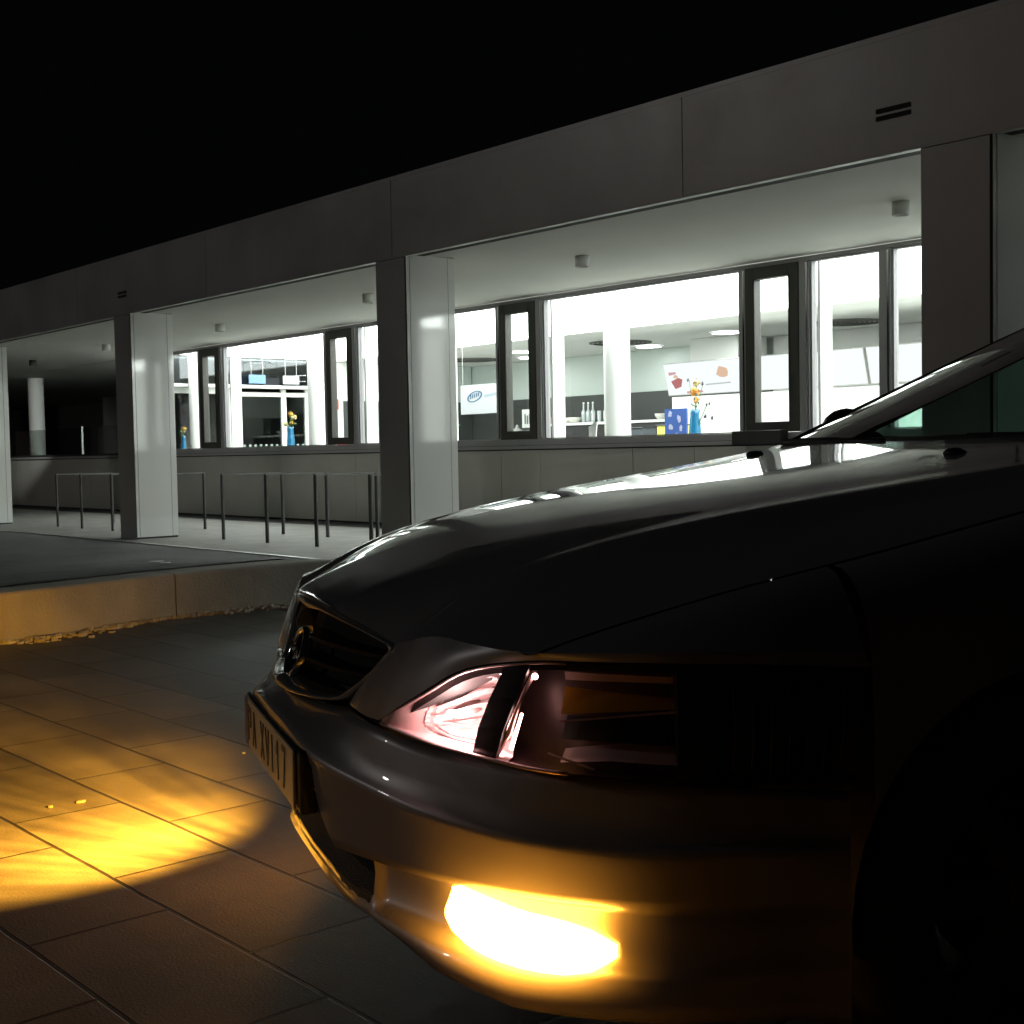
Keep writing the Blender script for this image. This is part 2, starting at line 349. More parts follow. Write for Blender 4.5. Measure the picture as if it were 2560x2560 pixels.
# kitchen block on the right
m = MB().box(-13.78, XR-.11, 15.55, 15.75, .03, 1.76); pb(m, 'servery_wall', M_white)
m = MB().box(-13.2, XR-.11, 17.40, 17.6, 2.0, ZCEIL-.006).box(-13.2, XR-.11, 17.38, 17.6, .03, 1.998); pb(m, 'kitchen_wall', M_white)
m = MB().box(-14.3, -13.3, 16.6, 17.35, 1.9, ZCEIL-.006); pb(m, 'ceiling_bulkhead', M_white)
# glazed end wall with double door (towards the passage)
dw = MB()
for y0, y1 in ((W+.14, 10.34), (11.88, 11.98), (13.50, 13.60), (12.98, 13.08)):
    dw.box(XE-.03, XE+.03, y0, y1, .03, 2.2)
dw.box(XE-.03, XE+.03, 10.34, 11.88, 2.1, 2.2).box(XE-.03, XE+.03, 10.34, 11.88, .03, .12)
dw.box(XE-.029, XE+.031, 11.98, 12.98, 2.06, 2.14).box(XE-.029, XE+.031, 13.08, 13.5, 2.06, 2.14)
do = pb(dw, 'glazed_doors', M_white)
m = MB().box(XE-.03, XE+.25, 10.36, 13.6, 2.205, 2.26); pb(m, 'door_lintel', M_white, parent=do)
m = MB().box(XE-.005, XE+.001, 10.34, 11.88, .12, 2.1).box(XE-.005, XE+.001, 11.98, 12.98, .1, 2.06).box(XE-.005, XE+.001, 13.08, 13.5, .1, 2.06); pb(m, 'door_glass', glass('door_glass', (.8, .84, .82), edge=1.6), parent=do)
m = MB().box(XE-.004, XE+.002, 10.36, 13.55, 2.262, ZCEIL-.01); pb(m, 'transom', glass('transom_glass', (.75, .8, .85), edge=1.7), parent=do)
m = MB()
for k in range(14): m.box(XE-.045, XE-.035, 11.95+k*.115, 12.0+k*.115, 1.02, 1.17)
pb(m, 'safety_marking', M_white, parent=do)
m = MB().box(XE-.05, XE+.05, 13.62, 15.3, .03, ZCEIL-.01); pb(m, 'side_wall', M_white)
m = MB().box(XE-.04, XE+.06, 15.3, 17.6, 2.0, ZCEIL-.01); pb(m, 'side_wall', M_green)
m = MB().box(XE-.04, XE+.07, 15.3, 17.6, .03, 1.998).box(XE+.052, XE+.07, 14.35, 15.3, .03, 1.998); pb(m, 'side_wainscot', M_wains)
# interior round columns and inner jambs
for x, y, r in [(-20.85, 11.0, .135), (-17.0, 11.0, .14), (-13.8, 11.0, .15), (-10.6, 11.0, .155), (-4.2, 11.0, .15)]:
    m = MB().lathe([(r, .02), (r, ZCEIL+.018)], (x, y, 0), 28); pb(m, 'round_pillar', M_white, smooth=True)
for v in vents:
    m = MB().box(v+.76, v+.79, W+.11, W+.30, ZW, 2.70); pb(m, 'inner_jamb', M_white)
m = MB().box(XE+.1, XR, W+.125, W+.34, ZW-.05, ZW-.012); pb(m, 'inner_sill', M_white)
# passage left of the room: dark opening, balustrade, lit pillar
m = MB().box(XL, -32, 17.2, 17.4, .02, ZSOF-.01).box(-29.7, -28.5, 13.2, 13.5, .02, 2.42); pb(m, 'passage_wall', mat('passage_wall', (.22, .22, .21), .7))
m = MB().box(-36, -21.6, 18.8, 18.95, .02, ZSOF-.01); pb(m, 'passage_back_wall', mat('passage_plaster', (.7, .7, .67), .8))
m = MB().lathe([(.165, .02), (.165, ZSOF)], (-28.15, 11.0, 0), 28); pb(m, 'passage_pillar', M_white, smooth=True)
m = MB().box(-40, -20.6, W+.06, W+.068, ZS+.02, 1.565); pb(m, 'glass_balustrade', glass('balustrade_glass', (.75, .78, .76)))
m = MB().box(-24.03, -24.0, W+.05, W+.085, ZS+.02, 1.58); pb(m, 'balustrade_post', M_chrome)

# ---- fittings (things)
GL = 'round downlights in the ceiling of the lit room'
def disc_light(x, y, lab, r=.23):
    t = empty('ceiling_light', (x, y, ZCEIL)); tag(t, lab, 'ceiling light', GL)
    MB().lathe([(r+.03, -.004), (r+.03, -.02), (r, -.024)], n=28).build('trim_ring', M_white, t, True)
    MB().lathe([(0.001, -.014), (r, -.014)], n=28).build('diffuser', M_down, t)
for x, y, lab in [(-18.6, 16.9, 'round ceiling light seen right of the white pillar above the glass shelf'), (-17.6, 15.84, 'round ceiling light seen through the narrow vent beside the hanging poster'),
                  (-13.1, 16.07, 'large bright ceiling light above the leftmost picture menu board'), (-20.3, 15.2, 'round ceiling light near the glazed doors'), (-15.6, 17.0, 'small far ceiling light near the start of the menu boards'),
                  (-9.2, 15.9, 'round ceiling light above the blank menu boards'), (-20.6, 12.9, 'oval looking ceiling light just inside the glazed doors')]:
    disc_light(x, y, lab)
for x, y, lab in [(-15.3, 15.97, 'round ceiling air diffuser half hidden by the white pillar'), (-19.6, 16.31, 'round ceiling air diffuser above the hanging poster'), (-11.1, 16.4, 'round perforated air diffuser above the blank menu boards')]:
    t = MB(); t.lathe([(.53, -.002), (.53, -.018), (.48, -.022)], n=36)
    for k in range(6):
        t.lathe([(.44-k*.07, -.02), (.44-k*.07, -.006), (.42-k*.07, -.006), (.42-k*.07, -.02)], n=30)
    o = t.build('air_diffuser', mat('grey_diffuser', (.16, .16, .15), .6), None, True); o.location = (x, y, ZCEIL); tag(o, lab, 'air vent', 'round air diffusers in the room ceiling')
GS = 'small cylindrical lamps under the canopy'
slabs = [(-5.173, 8.311, 'white cylinder lamp under the canopy beside the rightmost column'), (-8.321, 8.209, 'white cylinder lamp under the canopy in the middle of the right bay'),
         (-11.605, 8.195, 'white cylinder lamp under the canopy just left of the middle column'), (-15.337, 8.458, 'white cylinder lamp under the canopy in the middle bay'),
         (-18.866, 8.469, 'white cylinder lamp half hidden behind the second column from the left'), (-22.556, 8.779, 'dark cylinder lamp under the canopy in the leftmost bay')]
for i, (x, y, lab) in enumerate(slabs):
    z = ZT+.002+(ZSOF-ZT)*(y-D)/(W-D)
    t = empty('canopy_lamp', (x, y, z)); tag(t, lab, 'lamp', GS)
    MB().lathe([(.001, .0), (.062, .0), (.062, -.095), (.056, -.10), (.052, -.09), (.001, -.085)], n=24).build('housing', M_white if i < 5 else M_vent, t, True)
    MB().lathe([(.001, -.086), (.05, -.088)], n=20).build('lens', M_trim if i < 5 else M_down, t, True)
    if i == 5:      # the one lit spotlight, turned on the round pillar of the passage
        sl_ = bpy.data.lights.new('pillar_spot', 'SPOT'); sl_.energy = 330; sl_.color = (.97, 1, .93); sl_.spot_size = math.radians(34); sl_.spot_blend = .6; sl_.shadow_soft_size = .04
        so_ = bpy.data.objects.new('pillar_spot', sl_); COL.objects.link(so_); so_.parent = t; so_.location = (0, 0, -.12); so_.rotation_euler = Vector((-5.6, 2.2, -1.3)).to_track_quat('-Z', 'Y').to_euler()
# bike stands
GB = 'steel bicycle hoops in a row under the canopy'
def stand(x, lab, rail=(-.22, .92)):
    t = empty('bicycle_stand', (x, 7.28, .01)); tag(t, lab, 'bicycle stand', GB)
    dx, dy = rail; h = .735
    m = MB().box(-.025, .025, -.008, .008, 0, h-.006); m.build('post', M_steel, t)
    m = MB().box(dx-.025, dx+.025, dy-.008, dy+.008, 0, h-.006); m.build('post', M_steel, t)
    m = MB().prism([(-.025, -.008, h-.005), (.025, -.008, h-.005), (dx+.025, dy+.008, h-.005), (dx-.025, dy+.008, h-.005)], (0, 0, .014)); m.build('rail', M_steel, t)
for x, lab in [(-10.35, 'bicycle hoop hidden mostly behind the middle column'), (-11.32, 'nearest bicycle hoop, the rightmost dark post beside the middle column'), (-12.3, 'bicycle hoop second from the middle column'),
               (-13.26, 'bicycle hoop third from the middle column, farthest left in the middle bay'), (-15.2, 'bicycle hoop half hidden behind the second column'), (-16.2, 'bicycle hoop just left of the second column'),
               (-17.17, 'bicycle hoop in the middle of the left bay'), (-18.0, 'farthest bicycle hoop at the left of the left bay')]:
    stand(x, lab)
# black box fixed beneath the vent window
t = MB(); t.box(-8.135, -7.55, W-.13, W-.012, .972, 1.108)
o = t.build('letter_box', M_black, None, False, .006); tag(o, 'long black box fixed on the sill below the right dark framed vent', 'box')

# ---- menu light boxes
def menu(x0, x1, y, lab, arts):
    t = empty('menu_board', ((x0+x1)/2, y, 1.78)); tag(t, lab, 'menu board', 'illuminated menu boards above the servery'); w = (x1-x0)/2-.012; h = .5; ty = -.13
    f = MB(); f.prism([(-w, 0, 0), (w, 0, 0), (w, ty, h), (-w, ty, h)], (0, .06, .012)); f.build('casing', M_trim, t)
    f = MB(); f.prism([(-w+.01, -.003, .012), (w-.01, -.003, .012), (w-.01, ty-.002, h-.012), (-w+.01, ty-.002, h-.012)], (0, -.002, 0)); f.build('lit_face', glow('menu_glow', (.95, .97, 1), 1.25), t)
    for c, pts in arts:
        f = MB(); f.prism([(u*w, -.008+ty*v, v*h) for u, v in pts], (0, -.002, 0)); f.build('picture', c, t)
P_red = glow('menu_red', (.62, .22, .22), 1.0); P_or = glow('menu_orange', (.95, .62, .45), 1.0); P_pk = glow('menu_pink', (.8, .45, .5), 1.0); P_gr = glow('menu_grey', (.62, .64, .64), 1.0)
def blob(cx, cz, rx, rz, n=9): return [(cx+rx*math.cos(6.283*k/n)*random.uniform(.75, 1.1), cz+rz*math.sin(6.283*k/n)*random.uniform(.75, 1.1)) for k in range(n)]
menu(-13.82, -12.2, 15.5, 'lit menu board with red and orange food pictures at the left end of the row',
     [(P_red, [(-.78, .2), (-.62, .26), (-.56, .48), (-.66, .54), (-.86, .44)]), (P_pk, [(-.88, .62), (-.7, .66), (-.7, .72), (-.9, .72)]), (P_or, blob(.45, .62, .16, .2)), (P_or, blob(-.72, .58, .07, .06)), (P_gr, [(.0, .26), (.6, .28), (.62, .32), (0, .30)]), (P_pk, [(-.5, .04), (-.1, .05), (-.1, .12), (-.5, .11)])])
menu(-12.18, -11.35, 15.5, 'blank glowing menu board next to the one with food pictures', [])
menu(-11.33, -10.15, 15.5, 'blank glowing menu board seen through the dark framed vent', [])
menu(-10.13, -9.02, 15.5, 'wide blank glowing menu board right of the dark framed vent', [(P_gr, [(.78, .2), (.92, .2), (.92, .8), (.78, .8)])])
menu(-9.0, -7.6, 15.5, 'glowing menu board with small grey pictures beside the rightmost column', [(P_gr, blob(-.2, .7, .18, .03)), (P_or, blob(-.55, .3, .08, .1)), (P_gr, blob(.1, .3, .2, .12))])
# ---- hanging poster
t = empty('hanging_poster', (-14.32, 12, 1.92)); tag(t, 'white hanging poster with a blue oval emblem beside the middle column', 'poster')
MB().box(-.4, .44, -.004, .004, -.42, 0).build('sheet', mat('poster_paper', (.42, .43, .46), .6), t)
m = MB(); rows = []
for a in range(25):
    th = 6.283*a/24; rows.append([(-.08+.17*math.cos(th)*k, -.006, -.17+.075*math.sin(th)*k+.03*math.cos(th)) for k in (1, .8)])
m.grid(rows)
for k in range(5): m.prism([(-.19+k*.045, -.007, -.205+k*.008), (-.165+k*.045, -.007, -.2+k*.008), (-.15+k*.045, -.007, -.14+k*.008), (-.175+k*.045, -.007, -.145+k*.008)], (0, -.001, 0))
m.build('emblem', mat('blue_ink', (.03, .10, .17), .6), t)
m = MB()
for k in range(6): m.box(.14+k*.045, .17+k*.045, -.007, -.005, -.19+.004*k, -.15+.004*k)
m.build('lettering', mat('pale_blue_ink', (.25, .32, .38), .6), t)
MB().tube([(-.35, 0, 0), (-.35, 0, .84)], .003, 5).tube([(.4, 0, 0), (.4, 0, .84)], .003, 5).build('cord', M_trim, t)
# ---- vases of flowers
M_vase = mat('blue_glass_vase', (.015, .15, .30), .12, spec=.8); M_stem = mat('stem_green', (.06, .16, .04), .6); M_yel = mat('yellow_petal', (.5, .3, .04), .6); M_crm = mat('cream_petal', (.5, .42, .2), .6)
def vase(x, y, z, lab, blooms, s=1.0, vm=M_vase, hh=.30):
    t = empty('flower_vase', (x, y, z)); tag(t, lab, 'vase of flowers', 'vases of flowers on the window sill and counter')
    MB().lathe([(.001, 0), (.05*s, 0), (.058*s, .05*s), (.05*s, .16*s), (.04*s, hh*s*.85), (.05*s, hh*s), (.044*s, hh*s), (.036*s, hh*s*.8), (.001, .02)], n=18).build('vase', vm, t, True)
    st = MB(); lf = MB(); fl = {}
    for bx, bz, br, c in blooms:
        st.tube([(0, 0, .05), (bx*.4, 0, bz*.6), (bx, random.uniform(-.03, .03), bz)], .0035, 5)
        m = fl.setdefault(c, MB())
        for k in range(22):
            a, b = random.random()*6.283, random.uniform(-1.2, 1.4); r = br*random.uniform(.6, 1); q = Vector((math.cos(a)*math.cos(b), math.sin(a)*math.cos(b), math.sin(b)))
            u = q.cross(Vector((0, 0, 1))).normalized()*br*.32; w = q.cross(u).normalized()*br*.3; p0 = Vector((bx, 0, bz))+q*r
            m.add([p0-u, p0+w+q*.01, p0+u, p0-w-q*.01], [(0, 1, 2, 3)])
        m.sph((bx, 0, bz), br*.6, 5)
    for k in range(14):
        a = random.random()*6.283; b = random.uniform(.02, .1); p0 = Vector((math.cos(a)*b, math.sin(a)*b, hh*s+random.uniform(0, .1))); d = Vector((math.cos(a), math.sin(a), random.uniform(.1, 1)))*.05
        u = d.cross(Vector((0, 0, 1))).normalized()*.012; lf.add([p0, p0+d*.5+u, p0+d, p0+d*.5-u], [(0, 1, 2, 3)])
    st.build('stem', M_stem, t, True); lf.build('leaves', M_stem, t)
    for c, m in fl.items(): m.build('blooms', c, t)
vase(-18.35, 11.35, 1.075, 'blue vase with two heads of pale yellow flowers before the glazed doors', [(-.14, .40, .055, M_crm), (.03, .55, .06, M_yel), (.12, .5, .055, M_crm), (.06, .42, .04, M_yel)], 1.15)
vase(-20.15, 10.36, 1.075, 'blue vase with one yellow flower at the left edge of the glazing', [(.03, .36, .05, M_yel), (.0, .32, .03, M_crm)], .8)
M_dk = mat('dark_petal', (.08, .07, .1), .6); M_or = mat('orange_petal', (.55, .25, .05), .6)
vase(-10.02, 11.7, 1.0, 'tall blue vase with orange and dark flowers before the white servery wall', [(0, .62, .07, M_or), (.03, .72, .05, M_crm), (-.1, .75, .02, M_dk), (.02, .52, .05, M_or), (.12, .7, .02, M_dk), (.18, .45, .022, M_dk), (.26, .3, .026, M_dk), (.16, .32, .026, M_dk), (.22, .46, .02, M_dk)], 1.35)
M_jar = glass('clear_jar', (.85, .9, .88), edge=1.5)
vase(-12.92, 10.38, 1.075, 'small clear jar with yellow flowers right of the middle column', [(-.02, .20, .03, M_yel), (.03, .15, .028, M_yel), (0, .24, .025, M_yel), (-.05, .16, .025, M_stem)], .55, M_jar)
vase(-13.28, 10.38, 1.075, 'clear jar with a yellow bloom close against the middle column', [(0, .22, .04, M_crm), (.02, .27, .025, M_yel)], .6, M_jar)
# ---- shelf with crockery
t = empty('back_shelf', (-15.9, 16.9, 0)); tag(t, 'long pale serving shelf against the dark rear wall', 'shelf')
MB().box(-2.2, 2.05, -.25, .25, 1.41, 1.455).build('top', M_white, t); MB().box(-2.2, 2.05, -.2, .2, .03, 1.405).build('cabinet', M_black, t)
ORD = ['first', 'second', 'third', 'fourth', 'fifth', 'sixth', 'seventh', 'eighth', 'ninth', 'tenth']
M_gls = mat('drinking_glass', (.55, .6, .6), .08, spec=1.); M_cup = mat('china', (.75, .74, .68), .4)
def glassware(x, y, lab, h=.16, r=.035):
    o = MB().lathe([(.001, 0), (r*.8, 0), (r, h*.3), (r, h), (r*.9, h), (r*.85, .01)], n=12).build('drinking_glass', M_gls, None, True); o.location = (x, y, 1.456); tag(o, lab, 'glass', 'drinking glasses standing on the back shelf')
def bottle(x, y, lab, h=.34):
    t = empty('bottle', (x, y, 1.456)); tag(t, lab, 'bottle', 'bottles standing on the back shelf')
    MB().lathe([(.001, 0), (.04, 0), (.042, h*.55), (.016, h*.72), (.015, h)], n=12).build('body', M_gls, t, True); MB().lathe([(.018, h), (.018, h+.03), (.001, h+.03)], n=10).build('cap', M_white, t, True)
for k in range(3): bottle(-17.05+k*.12, 16.8, ['leftmost', 'middle', 'rightmost'][k]+' clear bottle of the three on the back shelf left of the white pillar')
for k in range(10): glassware(-16.75+k*.075, 16.75+.08*(k % 2), ORD[k]+' tall glass from the left between the bottles and the white pillar', .2)
for k in range(5): glassware(-13.98+k*.05, 16.75, ORD[k]+' narrow glass from the left at the right end of the back shelf', .17, .022)
for x, c, lab in [(-17.95, (.5, .15, .13), 'small red packet at the left end of the back shelf'), (-17.72, (.55, .35, .15), 'small tan packet near the left end of the back shelf')]:
    o = MB().box(-.06, .06, -.05, .05, 0, .12).build('packet', mat('packet', c, .6), None, False, .01); o.location = (x, 16.8, 1.456); tag(o, lab, 'packet')
for k, (x, s_) in enumerate([(-17.45, 1), (-17.25, 1.1), (-15.1, .9)]):
    o = MB().lathe([(.001, 0), (.07*s_, 0), (.12*s_, .06), (.125*s_, .1), (.11*s_, .1), (.06*s_, .03), (.001, .03)], n=18).build('bowl', M_cup, None, True); o.location = (x, 16.75, 1.456)
    tag(o, ['cream bowl left of the three bottles', 'larger cream bowl just before the three bottles', 'cream bowl right of the white pillar'][k], 'bowl', 'bowls on the back shelf')
# things close behind the glass
def crate(x, y, z, w, d, h, c, lab, nm='crate', cat='crate'):
    t = empty(nm, (x, y, z)); tag(t, lab, cat)
    m = MB().box(-w/2, w/2, -d/2, d/2, 0, .012); m.box(-w/2, w/2, -d/2, -d/2+.012, .013, h).box(-w/2, w/2, d/2-.012, d/2, .013, h).box(-w/2, -w/2+.012, -d/2+.013, d/2-.013, .013, h).box(w/2-.012, w/2, -d/2+.013, d/2-.013, .013, h); m.build('body', c, t)
    m = MB(); 
    m.tube([(-w/2-.01, -d/2-.01, h), (w/2+.01, -d/2-.01, h), (w/2+.01, d/2+.01, h), (-w/2-.01, d/2+.01, h), (-w/2-.01, -d/2-.01, h)], .009, 6); m.build('rim', M_black, t)
crate(-11.52, 13.1, 1.0, .46, .3, .26, mat('yellow_plastic', (.75, .72, .12), .5), 'yellow crate beside the white servery wall')
crate(-13.2, 14.1, 1.02, .5, .3, .24, mat('dark_plastic_crate', (.05, .06, .07), .5), 'dark tray left of the yellow crate', 'tray', 'tray')
o = MB().lathe([(.001, 0), (.10, 0), (.12, .1), (.09, .2), (.03, .24), (.02, .28), (.001, .29)], n=18).build('coffee_pot', M_steel, None, True); o.location = (-15.3, 13.6, 1.08); tag(o, 'round dark pot behind the big window left of the white pillar', 'pot')
t = empty('side_table', (-13.6, 13.7, 0)); tag(t, 'dark serving table behind the big window', 'table')
MB().box(-2.3, 2.6, -.35, .6, .98, 1.02).build('top', M_wains, t)
for lx in (-2.2, 2.5):
    for ly in (-.3, .5): MB().box(lx-.03, lx+.03, ly-.03, ly+.03, .02, .979).build('leg', M_black, t)
t = empty('window_note', (-10.42, 10.4, 1.075)); tag(t, 'small bright white card standing in the big window left of the pillar', 'card')
m = MB().prism([(-.055, 0, 0), (.05, 0, 0), (.075, 0, .19), (.02, 0, .19), (-.02, .0, .15), (-.06, 0, .14)], (0, .012, 0)); m.build('card', M_white, t); MB().box(-.05, .05, .013, .06, 0, .004).build('foot', M_white, t)
t = empty('wall_calendar', (-12.71, 11.5, 1.26)); tag(t, 'small white card with dark bars seen through the vent beside the poster', 'notice')
MB().box(-.12, .12, -.004, .004, 0, .24).build('sheet', M_white, t); m = MB()
for k in range(4): m.box(-.07+k*.045, -.045+k*.045, -.007, -.0045, .05, .18-.02*(k % 2))
m.build('bars', mat('dark_ink', (.1, .13, .13), .6), t); MB().box(-.12, .12, .0045, .05, -.19, .1).build('stand', M_wains, t)
# blue notice on the servery wall
t = empty('blue_notice', (-10.95, 12.4, 1.02)); tag(t, 'blue notice board with pale round pictures behind the tall vase', 'notice')
MB().box(-.17, .19, 0, .03, 0, .43).build('board', mat('notice_blue', (.02, .06, .22), .5), t); m = MB()
for cx_, cz_, r_ in [(-.08, .36, .05), (.07, .3, .05), (-.07, .2, .045), (.02, .1, .04), (-.1, .06, .03), (.1, .18, .04)]:
    m.prism([(cx_+r_*math.cos(.7*j)*random.uniform(.4, 1.1), -.0005, cz_+r_*math.sin(.7*j)*random.uniform(.5, 1.2)) for j in range(9)], (0, -.003, 0))
m.build('picture', mat('pale_print', (.26, .26, .38), .6), t)
MB().box(-.15, -.12, .031, .05, -1.0, .4).box(.14, .17, .031, .05, -1.0, .4).build('stand', M_trim, t)
# fire equipment sign and red box near the side wall
t = empty('fire_sign', (XE+.058, 14.13, 1.93)); tag(t, 'small red square fire extinguisher sign on the white side wall', 'sign')
MB().box(0, .006, -.11, .11, -.1, .1).build('plate', mat('sign_red', (.55, .03, .03), .4), t)
m = MB(); m.tube([(.009, -.03, -.05), (.009, -.03, .03), (.009, .0, .06), (.009, .04, .05)], .009, 6).tube([(.009, .03, -.05), (.009, .06, .0)], .008, 6); m.build('symbol', M_white, t)
t = empty('fire_extinguisher', (XE+.2, 14.2, 1.02)); tag(t, 'small red extinguisher low behind the left dark framed vent', 'extinguisher')
MB().lathe([(.001, 0), (.075, 0), (.08, .02), (.08, .13), (.04, .17), (.02, .19)], n=18).build('cylinder', mat('extinguisher_red', (.5, .04, .03), .3), t, True)
MB().box(-.02, .02, -.02, .05, .19, .22).build('valve', M_black, t); MB().box(-.12, .12, -.12, .12, -1.0, -.001).build('plinth', M_white, t)
# hanging signs over the doors
for y, c, lab in [(12.28, mat('blue_sign', (.12, .22, .38), .5), 'blue hanging sign over the glazed doors'), (13.0, glow('exit_white', (.95, .97, 1), 1.6), 'white lit hanging sign over the glazed doors')]:
    t = empty('hanging_sign', (XE+.35, y, 2.24)); tag(t, lab, 'sign'); MB().box(-.012, .012, -.17, .17, .04, .20).build('panel', c, t); MB().tube([(0, -.12, .2), (0, -.12, .52)], .004, 5).tube([(0, .12, .2), (0, .12, .52)], .004, 5).build('rod', M_trim, t)

# ================================================================ the car  (local frame: +X forward, +Y its left, Z up; origin on the ground under the front plate)
car = empty('parked_car', (-1.98883, 1.16959, 0), math.atan2(-.929038, -.369985))
tag(car, 'silver grey hatchback with its lamps on, parked nose first before the pavilion', 'car')
def V(x, y, z): return (-x, y, z)         # x = metres behind the plate
def paintmat():
    m = mat('silver_grey_paint', (.40, .39, .395), .42, metal=.45, coat=1.0, coat_rough=.025)
    n = m.node_tree.nodes; l = m.node_tree.links; b = n['Principled BSDF']; tc = n['Texture Coordinate']
    t = n.new('ShaderNodeTexNoise'); t.inputs['Scale'].default_value = 5; t.inputs['Detail'].default_value = 9; t.inputs['Roughness'].default_value = .7; l.new(tc.outputs['Object'], t.inputs['Vector'])
    r = n.new('ShaderNodeMapRange'); r.inputs['From Min'].default_value = .35; r.inputs['From Max'].default_value = .8; r.inputs['To Min'].default_value = .012; r.inputs['To Max'].default_value = .055
    l.new(t.outputs['Fac'], r.inputs['Value']); l.new(r.outputs[0], b.inputs['Coat Roughness'])
    return m
M_paint = paintmat()
M_lens = glass('lamp_glass', (.96, .96, .96), edge=1.45)
M_shield = glass('windscreen_glass', (.62, .72, .68), edge=1.52)
M_side = glass('side_window_glass', (.55, .78, .70), edge=1.5)
M_grille = mat('grille_black', (.010, .010, .010), .65, spec=.2)
M_darkchrome = mat('dull_chrome', (.30, .29, .28), .3, metal=.35, coat=1.0)
Gp = [(0, 0), (.15, .003), (.26, .010), (.34, .028), (.45, .075), (.53, .115), (.60, .165), (.67, .225), (.73, .30), (.785, .40), (.82, .52), (.832, .58), (.836, .63)]
def gx(y): return sinterp(abs(y), Gp)
def gn(y):    # inward normal of the plan curve (x back, y)
    a = abs(y); e = .004; dx = gx(min(a+e, .832))-gx(max(a-e, 0)); dy = min(a+e, .832)-max(a-e, 0)
    t = Vector((dx, dy, 0)).normalized(); n = Vector((t.y, -t.x, 0))    # points back / inward
    return (n.x, n.y*(1 if y >= 0 else -1))
def gp(y, inset, z):
    n = gn(y); return V(gx(y)+n[0]*inset, y+n[1]*inset, z)
ycol = [0, .05, .1, .15, .2, .25, .28, .292, .31, .335, .35, .358, .366, .374, .384, .396, .42, .445, .47, .50, .53, .56, .59, .62, .65, .68, .705, .73, .75, .77, .785, .80, .81, .82, .827, .832, .836]
ycol = [-y for y in ycol[:0:-1]]+ycol
def zs(y): return sinterp(abs(y), [(0, .508), (.15, .505), (.3, .487), (.45, .465), (.6, .442), (.72, .428), (.84, .42)])
def ztop(y): return sinterp(abs(y), [(0, .538), (.15, .541), (.27, .549), (.36, .551), (.44, .550), (.53, .536), (.62, .530), (.69, .524), (.79, .514), (.84, .494)])
def itop(y): return sinterp(abs(y), [(0, .034), (.15, .050), (.27, .070), (.36, .050), (.44, .022), (.53, .03), (.62, .032), (.7, .022), (.84, .014)])
def zbot(y): return interp(abs(y), [(0, .236), (.35, .232), (.45, .222), (.55, .202), (.65, .19), (.84, .19)])
def ibot(y): return interp(abs(y), [(0, .07), (.35, .066), (.45, .05), (.55, .035), (.65, .02), (.84, .015)])
def irec(y): return interp(abs(y), [(0, .07), (.36, .075), (.374, .085), (.396, .085), (.53, .078), (.62, .062), (.73, .042), (.79, .024), (.84, .018)])
def bump_rows(y):
    s_, t_, it = zs(y), ztop(y), itop(y); cr_ = .348
    lo = s_-.02
    R_ = [(it+.012, t_-.006), (it, t_), (it*.72+.004, t_-.22*(t_-s_)), (it*.38+.004, t_-.55*(t_-s_)), (.011, s_+.010), (.003, s_+.004), (0, s_-.002), (.0015, s_-.010), (.004, lo)]
    for f in (.2, .42, .62, .85, 1): R_.append((.004+.016*f, lo+(cr_-lo)*f))
    R_ += [(irec(y)*.55+.012, cr_-.010), (irec(y), cr_-.018), (irec(y)+.002, .30), (irec(y)+.003, .262), (irec(y)*.7+ibot(y)*.3, .250), (ibot(y)+.006, .244-.0*(1)), (ibot(y), (.240+zbot(y))/2), (ibot(y)+.004, zbot(y)), (ibot(y)+.03, zbot(y)-.012), (ibot(y)+.12, zbot(y)-.01)]
    return R_
cols = [bump_rows(y) for y in ycol]; nr = len(cols[0])
WE = {8: .292, 9: .292, 10: .293, 11: .300, 12: .318, 13: .338, 14: .350, 15: .358, 16: .360, 17: .352, 18: .348}
def wy(y, i):
    e = WE.get(i, .35 if i > 18 else (.292+(8-i)*.02 if i > 5 else .35)); a = abs(y)
    b_ = a*e/.35 if a <= .35 else (a+(e-.35)*max(0, 1-(a-.35)/.13))
    return math.copysign(b_, y)
P = []
for i in range(nr):
    row = []
    for y in ycol:
        yw = wy(y, i); q_ = bump_rows(yw)[i]; row.append(gp(yw, q_[0], q_[1]))
    P.append(row)
def skip(i, j):
    ym = abs((ycol[j]+ycol[j+1])/2)
    if 8 <= i < 17 and ym < .35: return True
    return False
bm_ = MB().grid(P, skip=skip); bumper = bm_.build('front_bumper', M_paint, car, True)
# dark plastic behind the openings
pl = MB(); yy = [-.348+.0435*i for i in range(17)]
pl.grid([[gp(y, i_, z_) for y in yy] for i_, z_ in ((.012, zs(.2)-.014), (.06, .49), (.085, .43), (.085, .40), (.14, .39), (.15, .30))])
pl.grid([[gp(y, i_, z_) for y in yy] for i_, z_ in ((.15, .31), (.148, .30), (.10, .285), (.075, .262), (.072, .250))])
pl.build('intake_lining', mat('grey_intake_plastic', (.09, .09, .088), .6, bump=.6, bscale=250), bumper)
sl = MB()
for z_ in (.375, .35, .325):
    sl.grid([[gp(y, .125+d, z_+h) for y in yy] for d, h in ((0, 0), (.03, .004), (.03, -.004), (0, -.004), (0, 0))])
sl.build('intake_slats', M_black, bumper)
pl = MB().box(-.03, -.0015, -.285, .285, .388, .489); pl.build('plate_mount', M_black, bumper, False, .006)
plate = MB().box(-.0005, .0045, -.26, .26, .393, .487).build('licence_plate', mat('plate_white', (.62, .60, .54), .45), car, False, .002)
